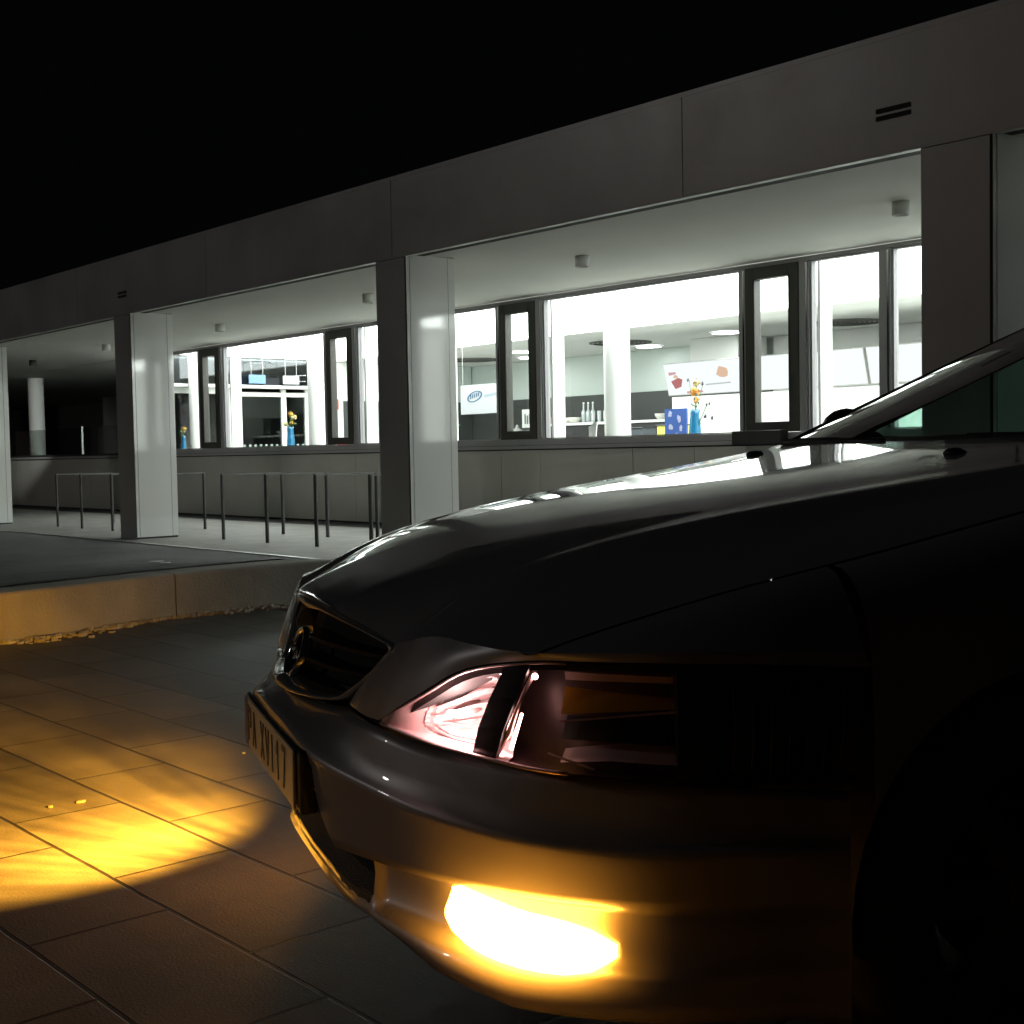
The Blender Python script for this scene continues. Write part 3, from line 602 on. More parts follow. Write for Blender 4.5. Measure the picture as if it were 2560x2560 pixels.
def stroke(m, y0, z0, y1, z1, w=.009):
    d = Vector((0, y1-y0, z1-z0)).normalized(); n = Vector((0, -d.z, d.y))*w/2; a, b = Vector((.0046, y0, z0)), Vector((.0046, y1, z1))
    m.prism([a-n, b-n, b+n, a+n], (.0012, 0, 0))
M_ink = mat('plate_ink', (.03, .03, .03), .5); zl, zh = .408, .472                       # worn characters, read from the car's right (-y) to its left
cy0 = -.215
for st_ in ([(0, zh, 0, zl), (0, zh, .03, zh-.006), (.03, zh-.006, .03, (zl+zh)/2), (.03, (zl+zh)/2, 0, (zl+zh)/2)], [(0, zl, .015, zh), (.015, zh, .032, zl), (.006, .43, .026, .43)],
            None, [(0, zh, .032, zl), (0, zl, .032, zh)], [(0, zh, .016, zl), (.016, zl, .032, zh)], [(0.012, zh, .012, zl)], [(0, zh-.02, .014, zh), (.014, zh, .014, zl)], [(0, zh, .03, zh), (.03, zh, .01, zl)]):
    if st_:
        m = MB()
        for a, b, c, d in st_: stroke(m, cy0+a, b, cy0+c, d)
        m.build('character', M_ink, plate)
    cy0 += .056 if st_ else .04
MB().box(.0046, .0054, -.258, -.225, .395, .485).build('blue_band', mat('plate_blue', (.03, .06, .3), .5), plate)

# ---- hood
Q = [0.6616, 0.0532, 0.8349, -1.0592, 0.4316, 0.0998, -0.0477]
def hz(x, y):
    s = math.sqrt(max(x-.09, 0)); z = Q[0]+Q[1]*s+Q[2]*s*s+Q[3]*s**3+Q[4]*s**4-(Q[5]+Q[6]*x)*(abs(y)/.75)**3.2
    yc = .46+.14*min(1, max(0, (x-.15)/1.1)); a = abs(y)-yc           # crease running back from the grille corner
    z -= .020*sstep((a+.02)/.09)*max(0, 1-x/1.7) - .006*math.exp(-((a+.03)/.03)**2)*max(0, 1-x/1.6)
    return z
up = [(.135, .385, .664), (.140, .43, .672), (.150, .48, .684), (.166, .53, .690), (.186, .60, .688), (.226, .68, .686), (.296, .74, .687), (.395, .787, .688), (.52, .815, .684), (.66, .828, .676)]
lead = [(.078, 0, .704), (.081, .10, .700), (.093, .2, .691), (.112, .3, .680)]+up
def lead_at(a):
    a = abs(a); xs_ = [(p[1], p[0]) for p in lead]; zs_ = [(p[1], p[2]) for p in lead]; return sinterp(a, xs_), sinterp(a, zs_)
NY = 84; hw = lambda x: sinterp(x, [(.1, .66), (.23, .685), (.4, .745), (.7, .765), (1.0, .755), (1.4, .725)])
rows = []
for i in range(61):
    t = (i/60)**1.5; row = []
    for j in range(NY+1):
        u = -1+2*j/NY; a = abs(u)
        yf = .70*a; xl, zl_ = lead_at(yf)
        xr = 1.36+.11*a**2; x = xl+(xr-xl)*t
        y = (yf+(hw(xr)-yf)*(1-(1-t)**2.2) if True else 0)*(1 if u >= 0 else -1)
        y = math.copysign(yf+(.70-.70+ .045*a)*sstep(t*2.2), u) if yf else 0
        z = hz(x, y); b = max(0, 1-(x-xl)/.22)**2                     # blend onto the leading edge
        e = zl_-hz(xl, yf)
        row.append(V(x, y, z+e*b))
    rows.append(row)
hood_rows = rows
hood = MB().grid(rows)
hood.grid([[V(-p[0], p[1], p[2]) for p in rows[0]], [V(-p[0]+.004, p[1], p[2]-.004) for p in rows[0]], [V(-p[0]+.03, p[1], p[2]-.006) for p in rows[0]]])
low = [(.086, .272, .556), (.086, .36, .556), (.093, .435, .560), (.133, .53, .614), (.176, .60, .655), (.236, .685, .674), (.302, .742, .676), (.40, .79, .674), (.52, .818, .668), (.665, .831, .656)]
def cheek(sgn):
    m = MB(); U = crv([(a, b*sgn, c) for a, b, c in up], 5); L = crv([(a, b*sgn, c) for a, b, c in low], 5); R_ = []
    # corner of the lower edge at the lamp tip stays sharp
    L = []
    for seg in (low[:3], low[2:]): L += crv([(a, b*sgn, c) for a, b, c in seg], 5)[:-1] if seg is not low[2:] else []
    L = crv([(a, b*sgn, c) for a, b, c in low[:3]], 5)[:-1]+crv([(a, b*sgn, c) for a, b, c in low[2:]], 5)
    for k in range(9):
        t = k/8; row = []
        for a, b in zip(U, L):
            p = lerp(a, b, t); h = (a-b).length; bulge = .005*math.sin(math.pi*min(1, t))*min(1, h/.05)
            row.append(V(p.x-bulge, p.y, p.z+bulge*.25))
        R_.append(row)
    m.grid(R_)
    R2 = [[V(b.x, b.y, b.z) for b in L], [V(b.x+.004, b.y, b.z+.002) for b in L], [V(b.x+.03, b.y, b.z+.004) for b in L]]
    m.grid(R2)
    return m, U, L
m1, U1, L1 = cheek(1); m2, U2, L2 = cheek(-1)
for mm in (m1, m2): hood.cur = 0; hood.add(mm.v, mm.f)
hood = hood.build('hood', M_paint, car, True)
# dark shut gap around lamp and grille
sg = MB()
for sgn in (1, -1):
    Lx = L1 if sgn == 1 else L2
    sg.grid([[V(b.x+.014, b.y*.997, b.z+.010) for b in Lx], [V(b.x+.012, b.y*.997, b.z-.014) for b in Lx], [V(b.x+.06, b.y*.99, b.z-.014) for b in Lx]])
sg.grid([[gp(y, .085, ztop(y)+.03) for y in [-.3+.05*i for i in range(13)]], [gp(y, .083, ztop(y)-.014) for y in [-.3+.05*i for i in range(13)]], [gp(y, .14, ztop(y)-.02) for y in [-.3+.05*i for i in range(13)]]])
sg.build('shut_gap', M_rubber, car)
# washer nozzles
for y in (-.35, .35):
    m = MB().sph((0, 0, 0), .022, 7, 1.0, .9, .45); o = m.build('washer_nozzle', M_black, hood, True); o.location = V(1.185, y, hz(1.185, y)+.001)

# ---- grille
grille = MB()
def gfr(t, side):   # opening outline (x, y, z) from top centre
    pass
topE = [(.083, 0, .699), (.086, .1, .696), (.098, .2, .687), (.116, .3, .676), (.137, .383, .663)]
botE = [(.028, 0, .545), (.036, .09, .547), (.055, .18, .552), (.080, .252, .558)]
tE = crv(topE, 6); bE = crv(botE, 6); outl = tE+[Vector((.139, .390, .656)), Vector((.137, .388, .648))]+crv([(.128, .366, .630), (.108, .316, .594), (.086, .266, .563)], 4)+bE[::-1][1:]
outline = [Vector((p.x, p.y, p.z)) for p in outl]; full = outline+[Vector((p.x, -p.y, p.z)) for p in outline[::-1][1:-1]]
cen = Vector((.08, 0, .62))
def ring(sc, dx, sx=None):
    out = []
    for p in full:
        d = p-cen; L_ = d.length; d2 = Vector((0, d.y, d.z)).normalized(); q = p-d2*sc; out.append(V(p.x+dx, q.y, q.z))
    return out
fr = MB().grid([ring(-.001, .004), ring(.001, -.010), ring(.008, -.015), ring(.016, -.012), ring(.021, -.004), ring(.024, .03)], close=True)
surround = fr.build('grille_surround', M_darkchrome, car, True)
MB().poly([(p[0]-.045, p[1], p[2]) for p in ring(.006, 0)]).build('grille_backing', M_grille, surround)
for k, zz in enumerate((.635, .600, .567)):
    yw = .355 if zz > .62 else (.33 if zz > .59 else .285); xo = .030+(zz-.52)*.28+.045
    m = MB(); ys_ = [-yw+2*yw*i/16 for i in range(17)]
    def xg(y, z): t = (z-.545)/.153; return (.03+.8*y*y)*(1-t)+(.085+.37*y*y)*t
    m.grid([[V(xg(y, zz)+d, y, zz+h) for y in ys_] for d, h in ((.006, -.004), (.006, .003), (.035, .007), (.035, .001), (.006, -.004))])
    m.build('grille_slat', M_grille, surround)
em = MB(); rows = []
for k in range(33):
    a = 6.283*k/32; c, s_ = math.cos(a), math.sin(a); rows.append([V(.056+.40*(s_*.042)+dx, c*(.046+r_), .602+s_*(.042+r_)) for dx, r_ in ((.01, -.009), (-.006, -.008), (-.010, -.002), (-.008, .003), (.008, .004))])
em.grid(rows); eo = em.build('emblem_ring', M_chrome, surround, True)
bolt = [(-.042, .005), (.0, .010), (-.007, .001), (.043, -.005), (.0, -.011), (.007, -.002)]
MB().prism([V(.056+z*.40+.002, y, .602+z) for y, z in bolt], (.010, 0, 0)).build('emblem_bolt', M_chrome, surround)

# ---- headlights
M_refl = mat('pinkish_reflector', (.70, .45, .43), .30, metal=.6)
M_reflw = mat('lamp_bowl', (.9, .74, .74), .26, metal=.72)
M_pink = mat('lamp_shell', (.72, .48, .48), .5, metal=.1)
M_amber = mat('painted_amber_reflection', (.8, .36, .03), .35, metal=.4)
M_dimshell = mat("indicator_shell", (.05, .042, .038), .6, spec=.3)
def headlight(sgn, on=True):
    top = crv([(.095, .441, .563), (.135, .53, .610), (.178, .60, .651), (.238, .685, .670), (.304, .742, .672), (.402, .79, .670), (.522, .818, .664), (.655, .829, .654)], 5)
    bot = crv([(.095, .442, .557), (.140, .53, .543), (.180, .60, .537), (.238, .685, .530), (.304, .742, .526), (.402, .79, .519), (.522, .818, .510), (.645, .829, .503)], 5)
    hl = MB(); n = len(top)
    def pt(j, t, dep=0, b=.010):      # point on the lamp's face, dep = depth inward
        a, c = top[j], bot[j]; p = a*(1-t)+c*t
        a2, c2 = top[min(j+1, n-1)], top[max(j-1, 0)]; tg = Vector((a2.x-c2.x, a2.y-c2.y, 0)).normalized(); nn = Vector((tg.y, -tg.x, 0))
        h = (a-c).length; bl = b*math.sin(math.pi*t)*min(1, h/.06)
        q = p+nn*(dep-bl); return V(q.x, q.y*sgn, q.z)
    # shell : rim, sides, back
    sh = MB()
    R_ = []
    ts = [(0, .004), (0, .05), (.03, .085), (.97, .085), (1, .05), (1, .004)]
    jm = list(range(0, 21)); R_ = [[pt(j, t, d*min(1, .10+j/10)) for j in range(n)] for t, d in ts]
    shell = sh.grid(R_).build('headlight', mat('lamp_shell_dark', (.07, .035, .035), .35, metal=.3), car, True)
    cap = MB(); cap.grid([[pt(n-1, t, d) for t in (0, .5, 1)] for d in (.004, .09)]); cap.build('shell_end', M_black, shell)
    MB().grid([[pt(j, k/8, .0) for j in range(n)] for k in range(9)]).build('cover_glass', M_lens, shell, True)
    # pale rim of the glass
    rim = [pt(j, 0, .002, 0) for j in range(0, n)]; rimb = [pt(j, 1, .002, 0) for j in range(0, n)]
    MB().tube([pt(j, 1, .000, 0) for j in range(0, 19)], .0028, 6).tube([pt(j, 0, .002, 0) for j in range(0, 19)], .0018, 6).build('glass_rim', mat('rim_pink', (.6, .42, .42), .3, metal=.4), shell, True)
    # inner bowl with side light bulb
    if sgn: 
        j0, j1 = 4, 15
        b = MB(); rows = []; f_ = Vector((.86, .51*sgn, 0)); 
        def bd(u, w):      # depth of the stepped reflector inside the cell
            r_ = min(1, (abs(u)**3+abs(w)**3)**(1/3)); return .032+.050*(1-r_**2.6)+.0028*math.sin(w*21+u*2)*(1-r_*.7)
        for k in range(61):
            w = -1+k/30; row = []
            for q in range(25):
                u = -1+q/12; uu = u*(1-.10*w**4); t = .5+.45*w*(1-.10*u**4)
                jf = 8.4+4.5*uu-1.2*(t-.5); j = max(0, int(jf)); fr_ = jf-j
                A_ = Vector(pt(j, t, bd(u, w)*min(1, .12+jf/5))); B_ = Vector(pt(j+1, t, bd(u, w)*min(1, .12+jf/5))); row.append(A_*(1-fr_)+B_*fr_)
            rows.append(row)
        bowl = b.grid(rows).build('lamp_bowl', M_reflw, shell, True); cenr = Vector(pt(8, .5, .040))
        c0 = Vector(pt(8, .5, .024))
        MB().tube([c0-Vector((.02, 0, 0)), c0+Vector((.006, .002*sgn, 0))], [.005, .004], 10).sph(c0+Vector((.008, .003*sgn, 0)), .0055, 6).build('bulb_or_glint', glow('side_light_bulb', (1, .62, .58), 330), bowl, True)
        # broad facets of the reflector
        fc = MB()
        for k in range(3):
            t = .3+k*.16
            fc.grid([[pt(j, t-.03*(j-6)/6, .030+.006*(j-5)) for j in range(5, 12)], [pt(j, t+.045-.03*(j-6)/6, .042+.006*(j-5)) for j in range(5, 12)]])
        fc.build('reflector_step', M_reflw, bowl)
    bz = MB(); R_ = []
    for k in range(31):
        t = k/30; row = []
        for q in range(53):
            jf = q/4; j = int(jf); fr_ = jf-j; uu = (jf-8.4+1.2*(t-.5))/4.5; w = (t-.5)/.45; rr_ = (abs(uu)**3+abs(w)**3)**(1/3)
            dd = .088 if rr_ < .80 else min(.037, max(.004, .036-.045*(rr_-1))); dd *= min(1, .12+jf/5); dd = .003 if k in (0, 30) or q == 0 else dd
            row.append(Vector(pt(j, t, dd))*(1-fr_)+Vector(pt(j+1, t, dd))*fr_)
        R_.append(row)
    bz.grid(R_).build('lamp_bezel', M_pink, shell, True)
    # dark post between the cells
    m = MB(); m.grid([[pt(j, t, d, .010) for j, t, d in row] for row in ([(13, .0, .006), (14, .0, .006), (15, .0, .006)], [(12, .33, .006), (13, .33, .006), (14, .33, .006)], [(11, .66, .006), (12, .66, .006), (13, .66, .006)], [(10, 1, .006), (11, 1, .006), (12, 1, .006)])])
    m.grid([[pt(15, 0, .006), pt(14, .33, .006), pt(13, .66, .006), pt(12, 1, .006)], [pt(15, 0, .014), pt(14, .33, .014), pt(13, .66, .014), pt(12, 1, .014)]])
    m.grid([[pt(13, 0, .006), pt(12, .33, .006), pt(11, .66, .006), pt(10, 1, .006)], [pt(13, 0, .014), pt(12, .33, .014), pt(11, .66, .014), pt(10, 1, .014)]])
    m.build('divider_post', mat('lamp_black', (.015, .01, .01), .3), shell)
    MB().tube([pt(14, .50, .022), pt(13, .88, .018)], [.002, .0028], 8).sph(pt(15, .14, .02), .0045, 5).build('bulb_or_glint', glow('reflected_glint', (1, .6, .52), 16), shell, True)  # glowing strip and dot added to stand for a reflection beside the post
    MB().tube([pt(15, .06, .022), pt(14, .35, .020), pt(13, .7, .018), pt(12, .94, .016)], [.004, .002, .005, .003], 8).build('lamp_edge', M_refl, shell, True)
    # outer cell
    MB().grid([[pt(j, .04, d) for j in range(17, 26)] for d in (.012, .035, .06)]).grid([[pt(j, .12+.02*(j-17)/8, .045) for j in range(17, 26)], [pt(j, .20, .050) for j in range(17, 26)]]).build('upper_reflector', M_pink, shell, True)
    MB().grid([[pt(j, .26+.008*(j-17), .05) for j in range(17, 26)], [pt(j, .50-.012*(j-17), .035) for j in range(17, 26)]]).build('amber_reflection', M_amber, shell, True)  # amber colour paints the reflection of the surroundings in the outer cell
    MB().tube([pt(17, .56, .03), pt(25, .42, .03)], .0016, 5).tube([pt(16, .86, .02), pt(20, .96, .012)], .0018, 5).build('trim_line', M_refl, shell)
    MB().grid([[pt(j, .54, .06) for j in range(17, 26)], [pt(j, .72, .03) for j in range(17, 26)]]).build('dark_baffle', M_black, shell)
    MB().grid([[pt(j, .94-.05*(j-17)/7-.03*(1-abs(j-21)/4), .022+.01*t) if t == 0 else pt(j, .84-.02*(j-17), .045) for j in range(17, 26)] for t in (0, 1)]).build('lower_reflector', M_pink, shell, True)
    MB().grid([[pt(j, t, .03+.02*math.sin(j*3)) for j in range(25, n)] for t in (.05, .35, .65, .95)]).build('indicator', M_dimshell, shell, True)
    m = MB()
    m.grid([[pt(25, t, d) for t in (0, .5, 1)] for d in (.006, .08)]).grid([[pt(j, t, .006) for t in (0, .33, .66, 1)] for j in (25, 26, 27)]); m.build('divider_post', mat('lamp_black2', (.015, .012, .01), .35), shell)
    m = MB()
    for j in range(28, n-1):
        m.tube([pt(j, .1, .006), pt(j, .5, .004), pt(j, .9, .006)], .002, 4)
    m.build('lens_rib', M_dimshell, shell)
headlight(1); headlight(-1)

# ---- fog lamps
M_fog = glow('fog_lamp_glow', (1.0, .37, .034), 36.0)
for sgn in (1, -1):
    m = MB(); R_ = []
    ysf = [.535+.0212*k for k in range(11)]
    def fz(y, t):
        zt_ = sinterp(y, [(.53, .330), (.60, .321), (.65, .315), (.70, .312), (.747, .297)]); zb_ = sinterp(y, [(.53, .295), (.56, .268), (.62, .246), (.69, .236), (.72, .240), (.747, .262)]); return zt_+(zb_-zt_)*t
    for t in [k/8 for k in range(9)]:
        row = []
        for i, y in enumerate(ysf):
            e = max(0, math.sin(math.pi*t))*max(0, math.sin(math.pi*(i)/10))
            dx, dy, z_ = gp(y*sgn, irec(y)-.001-(irec(y)+.010)*e**.6, fz(y, t if 0 < i < 10 else .25+.5*t)); row.append((dx, dy, z_))
        R_.append(row)
    lens = m.grid(R_).build('fog_lamp', M_fog, car, True)
    h = MB(); h.grid([[gp(y*sgn, irec(y)+d, fz(y, t)) for y in ysf] for t, d in ((.02, .004), (.02, .05), (.98, .05), (.98, .004))]); h.build('housing', M_chrome, lens, True)
def spot(name, loc, az, el, size, energy, ribs=False, blend=.8):
    l_ = bpy.data.lights.new(name, 'SPOT'); l_.energy = energy; l_.color = (1.0, .45, .04); l_.spot_size = math.radians(size); l_.spot_blend = blend; l_.shadow_soft_size = .005
    if ribs:      # the ribbed lens spreads the beam in uneven streaks, weaker towards the outside
        l_.use_nodes = True; n = l_.node_tree.nodes; k = l_.node_tree.links; e_ = n['Emission']
        tc = n.new('ShaderNodeTexCoord'); mp = n.new('ShaderNodeMapping'); mp.inputs['Scale'].default_value = (15, 2.2, 1); k.new(tc.outputs['Normal'], mp.inputs[0])
        nz = n.new('ShaderNodeTexNoise'); nz.inputs['Scale'].default_value = 1; nz.inputs['Detail'].default_value = 3; k.new(mp.outputs[0], nz.inputs['Vector'])
        mr = n.new('ShaderNodeMapRange'); mr.inputs['From Min'].default_value = .3; mr.inputs['From Max'].default_value = .7; mr.inputs["To Min"].default_value = .5; mr.inputs["To Max"].default_value = 1.08; k.new(nz.outputs['Fac'], mr.inputs['Value'])
        sx = n.new('ShaderNodeSeparateXYZ'); k.new(tc.outputs['Normal'], sx.inputs[0])
        m2 = n.new('ShaderNodeMapRange'); m2.interpolation_type = 'SMOOTHSTEP'; m2.inputs['From Min'].default_value = .48; m2.inputs['From Max'].default_value = .80; m2.inputs['To Min'].default_value = 1; m2.inputs['To Max'].default_value = .16; k.new(sx.outputs['X'], m2.inputs['Value'])
        m3 = n.new('ShaderNodeMapRange'); m3.interpolation_type = 'SMOOTHSTEP'; m3.inputs['From Min'].default_value = -.79; m3.inputs['From Max'].default_value = -.38; m3.inputs['To Min'].default_value = .06; m3.inputs['To Max'].default_value = 1; k.new(sx.outputs['Y'], m3.inputs['Value'])
        a_ = n.new('ShaderNodeMath'); a_.operation = 'MULTIPLY'; k.new(mr.outputs[0], a_.inputs[0]); k.new(m2.outputs[0], a_.inputs[1])
        b_ = n.new('ShaderNodeMath'); b_.operation = 'MULTIPLY'; k.new(a_.outputs[0], b_.inputs[0]); k.new(m3.outputs[0], b_.inputs[1]); k.new(b_.outputs[0], e_.inputs['Strength'])
    o = bpy.data.objects.new(name, l_); COL.objects.link(o); o.parent = car; o.location = loc
    a, e = math.radians(az), math.radians(el); o.rotation_euler = Vector((math.cos(a)*math.cos(e), math.sin(a)*math.cos(e), math.sin(e))).to_track_quat('-Z', 'Y').to_euler()
spot('fog_beam', V(.12, -.66, .288), -48, -3, 112, 950, True)
spot('fog_beam', V(.12, .66, .29), 34, -2, 64, 420)

for sgn in (-1,):     # added unseen plate, blocks the far fog beam above the horizon
    m = MB(); A = [(.12-.034*math.cos(a), -.66+.034*math.sin(a)) for a in [math.radians(-115+10*k) for k in range(17)]]
    m.grid([[V(x, y, z) for x, y in A] for z in (.2895, .322)]); m.grid([[V(x, y, .322) for x, y in A], [V(.12, -.66, .322) for _ in A]]); m.build('added_beam_block', M_black, car)
# ---- fenders, sides, doors, greenhouse (built for both sides)
def belt(x): return sinterp(x, [(.66, .675), (.9, .76), (1.2, .86), (1.45, .925), (2.2, .945), (3.2, .965), (4.2, .97)])
def side_y(x, z):
    yb = sinterp(x, [(.58, .832), (.9, .848), (1.6, .852), (3.0, .852), (3.8, .835), (4.3, .76), (4.4, .68)])
    return yb-.02*((z-.5)/.3)**2 if z > .5 else yb-.035*((.5-z)/.3)**2
def arch(x):
    z = .20
    for c in (.965, 3.545):
        d = abs(x-c)
        if d < .335: z = max(z, .305+math.sqrt(.335**2-d*d))
    return z
def side_panel(x0, x1, sgn, n, top=None, frontz=None):
    xs_ = [x0+(x1-x0)*i/n for i in range(n+1)]; R_ = []
    for k in range(17):
        t = k/16; row = []
        for x in xs_:
            zb_ = arch(x); zt_ = belt(x)-.03
            z = zb_+(zt_-zb_)*t; y = side_y(x, z)
            row.append(V(x, sgn*y, z))
        R_.append(row)
    return R_, xs_
for sgn in (1, -1):
    R_, xs_ = side_panel(.668, 1.52, sgn, 40)
    def hood_edge(x):
        best = None
        for r in hood_rows:
            p = r[-1]; q = (-p[0], abs(p[1]), p[2])
            if best is None or abs(q[0]-x) < abs(best[0]-x): best = q
        i = hood_rows.index([r for r in hood_rows if abs(-r[-1][0]-x) == abs(best[0]-x)][0]); 
        return best
    he = [( -r[-1][0], abs(r[-1][1]), r[-1][2]) for r in hood_rows]
    def hey(x): return interp(x, [(a, b) for a, b, c in he]), interp(x, [(a, c) for a, b, c in he])
    for k in range(1, 9):
        a = k/8*math.pi/2; row = []
        for x in xs_:
            y0 = side_y(x, belt(x)-.03); ye, ze = hey(min(x, 1.46)); ye += .006
            z0 = belt(x)-.03; y = ye+(y0-ye)*math.cos(a); z = z0+(ze-.002-z0)*math.sin(a); row.append(V(x, sgn*y, z))
        R_.append(row)
    fd = MB().grid(R_)
    # wing crown between lamp top and hood
    xs2 = [.24+.43*i/12 for i in range(13)]
    U_ = crv([(a, b, c) for a, b, c in up[5:]], 4); rr = []
    for k in range(5):
        row = []
        for p in U_:
            ye, ze = hey(max(p.x, he[0][0])); ye += .003; t = k/4; y = p.y+(ye-p.y)*t; z = p.z+(ze-.002-p.z)*math.sin(t*math.pi/2); row.append(V(p.x+.0*t, sgn*y, z))
        rr.append(row)
    fd.grid(rr)
    fd.build('front_fender', M_paint, car, True)
    # doors
    for x0, x1, nm in ((1.526, 2.56, 'front_door'), (2.568, 3.36, 'rear_door')):
        R_, xs_ = side_panel(x0, x1, sgn, 20)
        for k in range(1, 5):
            a = k/4*math.pi/2; R_.append([V(x, sgn*(side_y(x, belt(x)-.03)-.045*(1-math.cos(a))), belt(x)-.03+.03*math.sin(a)) for x in xs_])
        d = MB().grid(R_).grid([R_[-1], [(p[0], p[1]-sgn*.05, p[2]-.01) for p in R_[-1]]]).build(nm, M_paint, car, True)
        hx = x1-.16; m = MB().tube([V(hx-.07, sgn*.842, .80), V(hx-.05, sgn*.868, .803), V(hx+.05, sgn*.868, .803), V(hx+.07, sgn*.842, .80)], .011, 8); m.build('door_handle', M_paint, d, True)
        m = MB(); m.grid([[V(x, sgn*(side_y(x, z_)+o_), z_) for x in [x0+.01+(x1-x0-.02)*i/10 for i in range(11)]] for z_, o_ in ((.47, 0), (.475, .010), (.52, .010), (.525, 0))]); m.build('rubbing_strip', M_black, d, True)
    R_, xs_ = side_panel(3.368, 4.38, sgn, 40)
    for k in range(1, 5):
        a = k/4*math.pi/2; R_.append([V(x, sgn*(side_y(x, belt(x)-.03)-.045*(1-math.cos(a))), belt(x)-.03+.03*math.sin(a)) for x in xs_])
    MB().grid(R_).build('rear_quarter', M_paint, car, True)
    MB().grid([[V(x, sgn*y, z_) for x in (1.24, 1.5, 2.5, 3.21)] for y, z_ in ((.80, .235), (.822, .215), (.80, .17), (.7, .17))]).build('sill', M_black, car, True)
    # arch liners
    for c in (.965, 3.545):
        MB().grid([[V(c+.333*math.cos(a), sgn*y, max(.17, .305+.333*math.sin(a))) for a in [math.pi*k/20*1.1-.15 for k in range(21)]] for y in (.835, .55)]).build('arch_liner', M_rubber, car, True)
# wheels
M_tyre = mat('tyre_rubber', (.02, .02, .02), .75, bump=.3, bscale=60); M_rim = mat('rim_silver', (.12, .12, .12), .55, metal=.3)
w0 = None
for c in (.965, 3.545):
    for sgn in (1, -1):
        if w0 is None:
            w0 = empty('wheel'); w0.parent = car
            t = MB().lathe([(.20, -.09), (.27, -.098), (.300, -.085), (.306, -.05), (.307, .05), (.300, .085), (.27, .098), (.20, .09)], n=48, axis='y'); t.build('tyre', M_tyre, w0, True)
            t = MB().lathe([(.20, .092), (.19, .085), (.185, .02), (.19, -.09)], n=40, axis='y')
            for k in range(7):
                a = 6.283*k/7; ca, sa = math.cos(a), math.sin(a)
                def rp(r, w, y): return (r*ca-w*sa, y, r*sa+w*ca)
                t.add([rp(.03, -.03, .075), rp(.19, -.018, .06), rp(.19, .018, .06), rp(.03, .03, .075), rp(.03, -.03, .04), rp(.19, -.02, .03), rp(.19, .02, .03), rp(.03, .03, .04)], [(0, 1, 2, 3), (4, 7, 6, 5), (0, 4, 5, 1), (2, 6, 7, 3)])
            t.lathe([(.001, .08), (.05, .076), (.055, .04)], n=20, axis='y'); t.build('rim', M_rim, w0, True)
            MB().lathe([(.001, .01), (.13, .01), (.13, -.01)], n=30, axis='y').build('brake_disc', M_steel, w0); wheel = w0
        else:
            wheel = w0.copy(); COL.objects.link(wheel)
            for ch in list(w0.children):
                if ch.parent == w0: c2 = ch.copy(); COL.objects.link(c2); c2.parent = wheel
        wheel.location = V(c, sgn*.735, .307); wheel.rotation_euler = (0, 0, 0 if sgn == 1 else math.pi)
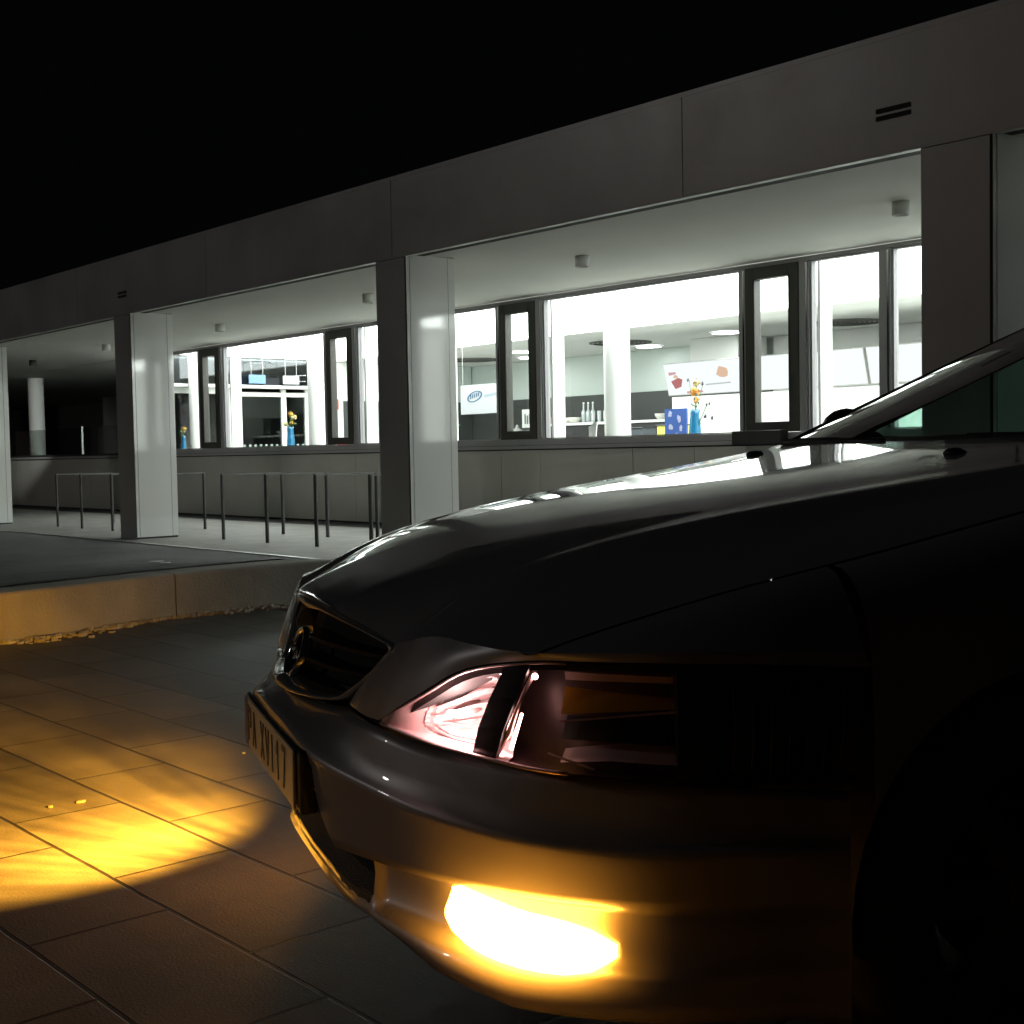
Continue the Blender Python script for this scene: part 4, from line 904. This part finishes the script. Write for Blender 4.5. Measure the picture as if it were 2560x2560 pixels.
# windscreen
def ws(u, t):   # u -1..1 across, t 0..1 up
    yb = .70-.04*min(1, t*5)-.085*t; a = abs(u)
    x0 = 1.345+.135*a**2.2; x1 = 2.30+.12*a**2.4; x = x0+(x1-x0)*t; z = .956+.006*(1-a)+(.40+.035*(1-a*a)) * (t**.93)
    return V(x, u*yb, z)
MB().grid([[ws(-1+2*i/40, t/16) for i in range(41)] for t in range(17)]).build('windscreen', M_shield, car, True)
for sgn in (1, -1):
    m = MB(); A = [Vector(ws(sgn, t/12)) for t in range(13)]
    m.grid([[p+Vector(o)*1.0 for p in A] for o in ((.0, -sgn*.016, -.010), (.006, -sgn*.004, .004), (.0, sgn*.006, .003), (-.012, sgn*.010, -.008))]); m.build('windscreen_seal', M_rubber, car, True)
    m = MB(); rows = []
    for t, p in enumerate(A):
        k = t/12; rows.append([p+Vector(o) for o in ((-.004, sgn*.010, -.004), (-.018, sgn*.024, -.006), (-.045, sgn*(.036), -.02), (-.075, sgn*.03, -.035), (-.06, -sgn*.015, -.03), (-.02, -sgn*.012, -.016))])
    m.grid(rows).build('front_pillar', M_paint, car, True)
    # inner trim of the pillar
    m = MB().grid([[p+Vector(o) for o in ((-.012, -sgn*.014, -.02), (-.04, -sgn*.045, -.035), (-.075, -sgn*.02, -.045))] for p in A]); m.build('pillar_trim', mat('grey_trim', (.06, .06, .06), .8), car, True)
    # side windows
    rail = lambda x: (sinterp(x, [(1.45, .70), (2.3, .575), (2.45, .572), (3.3, .575), (3.9, .60)]), sinterp(x, [(1.52, .965), (1.9, 1.13), (2.45, 1.345), (2.8, 1.375), (3.3, 1.36), (3.85, 1.22)]))
    for x0, x1 in ((1.60, 2.54), (2.60, 3.30)):
        m = MB(); R_ = []
        for k in range(7):
            t = k/6; row = []
            for i in range(15):
                x = x0+(x1-x0)*i/14; yt, zt_ = rail(x); yb = .775; zb_ = belt(x)-.01; zt_ = max(zt_, zb_+.01); row.append(V(x, sgn*(yb+(yt+.012-yb)*t), zb_+(zt_-.02-zb_)*t))
            R_.append(row)
        m.grid(R_).build('side_window', M_side, car, True)
    m = MB()
    m.grid([[V(2.535, sgn*.778, .94), V(2.535, sgn*.59, 1.335)], [V(2.605, sgn*.778, .94), V(2.605, sgn*.59, 1.345)]]).grid([[V(3.28, sgn*.778, .95), V(3.28, sgn*.59, 1.345)], [V(3.9, sgn*.76, .96), V(3.78, sgn*.61, 1.24)]])
    m.build('side_pillar', M_paint if sgn else M_black, car)
    m = MB().tube([V(1.55, sgn*.77, .935), V(2.2, sgn*.782, .952), V(3.3, sgn*.782, .968), V(3.9, sgn*.765, .972)], .010, 8); m.build('window_belt', M_rubber, car, True)
    # mirrors
    mh = MB(); R_ = []
    for k in range(9):
        a = math.pi*k/8
        R_.append([V(1.775-.0+.10*(1-math.sin(b_)*.0)*(.5-.5*math.cos(a)), sgn*(.93+.095*math.sin(a)**.6*math.cos(b_)), .995+.062*math.sin(a)**.6*math.sin(b_)) for b_ in [6.283*q/16 for q in range(16)]])
    mo = mh.grid(R_, True).build('door_mirror', M_black, car, True)
    MB().tube([V(1.80, sgn*.76, .95), V(1.82, sgn*.87, .965)], [.035, .03], 10).build('mirror_arm', M_black, mo, True)
# roof, rear
m = MB(); R_ = []
for k in range(21):
    t = k/20; x = lambda a: 2.30+.12*a**2.4+(3.55-2.30)*t; row = []
    for i in range(25):
        u = -1+i/12; a = abs(u); w = .575+.03*math.sin(t*3.14); z = 1.356+.035*(1-a*a)+.035*math.sin(math.pi*min(1, t*.95))**.8-.02*t; xx = 2.30+(.12*a**2.4)*(1-t)+1.5*t
        row.append(V(xx, u*w, z-.02*max(0, a-.9)*10*.5))
    R_.append(row)
m.grid(R_).build('roof', M_paint, car, True)
m = MB(); m.grid([[V(3.8+.02*a*0, u*.58, 1.345) for u, a in [(-1+i/6, abs(-1+i/6)) for i in range(13)]], [V(4.25-.06*a, u*.68, .98) for u, a in [(-1+i/6, abs(-1+i/6)) for i in range(13)]]]); m.build('rear_window', M_side, car, True)
m = MB(); rr = []
for xo, z_ in ((4.24, .98), (4.32, .95), (4.38, .75), (4.40, .55), (4.42, .5), (4.42, .35), (4.36, .22)):
    rr.append([V(xo-.14*abs(-1+i/8)**3, (-1+i/8)*(.74 if z_ > .6 else .78), z_) for i in range(17)])
m.grid(rr).build('tailgate', M_paint, car, True)
for sgn in (1, -1):
    m = MB().box(-4.36, -4.25, min(sgn*.55, sgn*.74), max(sgn*.55, sgn*.74), .68, .86); m.build('tail_lamp', mat('tail_red', (.3, .01, .01), .2), car, False, .01)
MB().box(-4.2, -1.2, -.70, .70, .20, .26).box(-1.18, -.55, -.45, .45, .20, .24).build('underbody', M_rubber, car)
# cowl, wipers, dashboard, seats
m = MB(); m.grid([[V(1.352+.115*abs(u)**2-.02+dx, u*.70, hz(1.36, u*.7)+dz) for u in [-1+i/14 for i in range(29)]] for dx, dz in ((-.03, -.012), (.0, -.004), (.02, .004), (.03, -.006), (.10, -.01))]); m.build('scuttle_panel', M_black, car, True)
for y0, y1 in ((.62, .02), (-.02, -.60)):
    m = MB().tube([V(1.335, y0-.05, .957), V(1.36, (y0+y1)/2, .960), V(1.372, y1+.06, .960)], .008, 6).tube([V(1.37, y0-.06, .962), V(1.388, (y0+y1)/2, .964), V(1.40, y1+.10, .965)], .006, 6); m.build('wiper', M_black, car, True)
m = MB(); m.grid([[V(x, u*.70, z) for u in [-1+i/10 for i in range(21)]] for x, z in ((1.46, .935), (1.6, .955), (1.85, .97), (1.95, .94), (1.97, .75), (1.9, .5))]); m.build('dashboard', mat('dash', (.02, .02, .02), .8), car, True)
M_seat = mat('seat_cloth', (.03, .03, .033), .9)
for sgn in (1, -1):
    s_ = MB().box(-2.85, -2.35, sgn*.37-.25, sgn*.37+.25, .42, .56); so = s_.build('seat', M_seat, car, False, .04)
    MB().prism([(-2.82, sgn*.37-.24, .56), (-2.72, sgn*.37-.24, .56), (-2.95, sgn*.37-.22, 1.14), (-3.02, sgn*.37-.22, 1.14)], (0, .46, 0)).build('backrest', M_seat, so, False, .02)
    MB().prism([(-3.0, sgn*.37-.12, 1.18), (-2.92, sgn*.37-.12, 1.17), (-2.94, sgn*.37-.12, 1.32), (-3.01, sgn*.37-.12, 1.32)], (0, .24, 0)).build('headrest', M_seat, so, False, .02)
m = MB(); R_ = []
for k in range(33):
    a = 6.283*k/32; c = Vector((-2.12+.06*math.sin(a), .37+.185*math.cos(a), .88+.17*math.sin(a))); o_ = Vector((.06*math.sin(a), .185*math.cos(a), .17*math.sin(a))).normalized()
    R_.append([c+o_*.014*math.cos(b_)+Vector((.9, 0, -.35))*.014*math.sin(b_) for b_ in [6.283*q/8 for q in range(8)]])
m.grid(R_, True).tube([(-2.12, .2, .88), (-2.1, .54, .88)], .014, 6).build('steering_wheel', M_black, car, True)
MB().box(-4.1, -3.2, -.6, .6, .42, .6).box(-4.05, -3.95, -.6, .6, .6, 1.0).build('rear_bench', M_seat, car, False, .03)
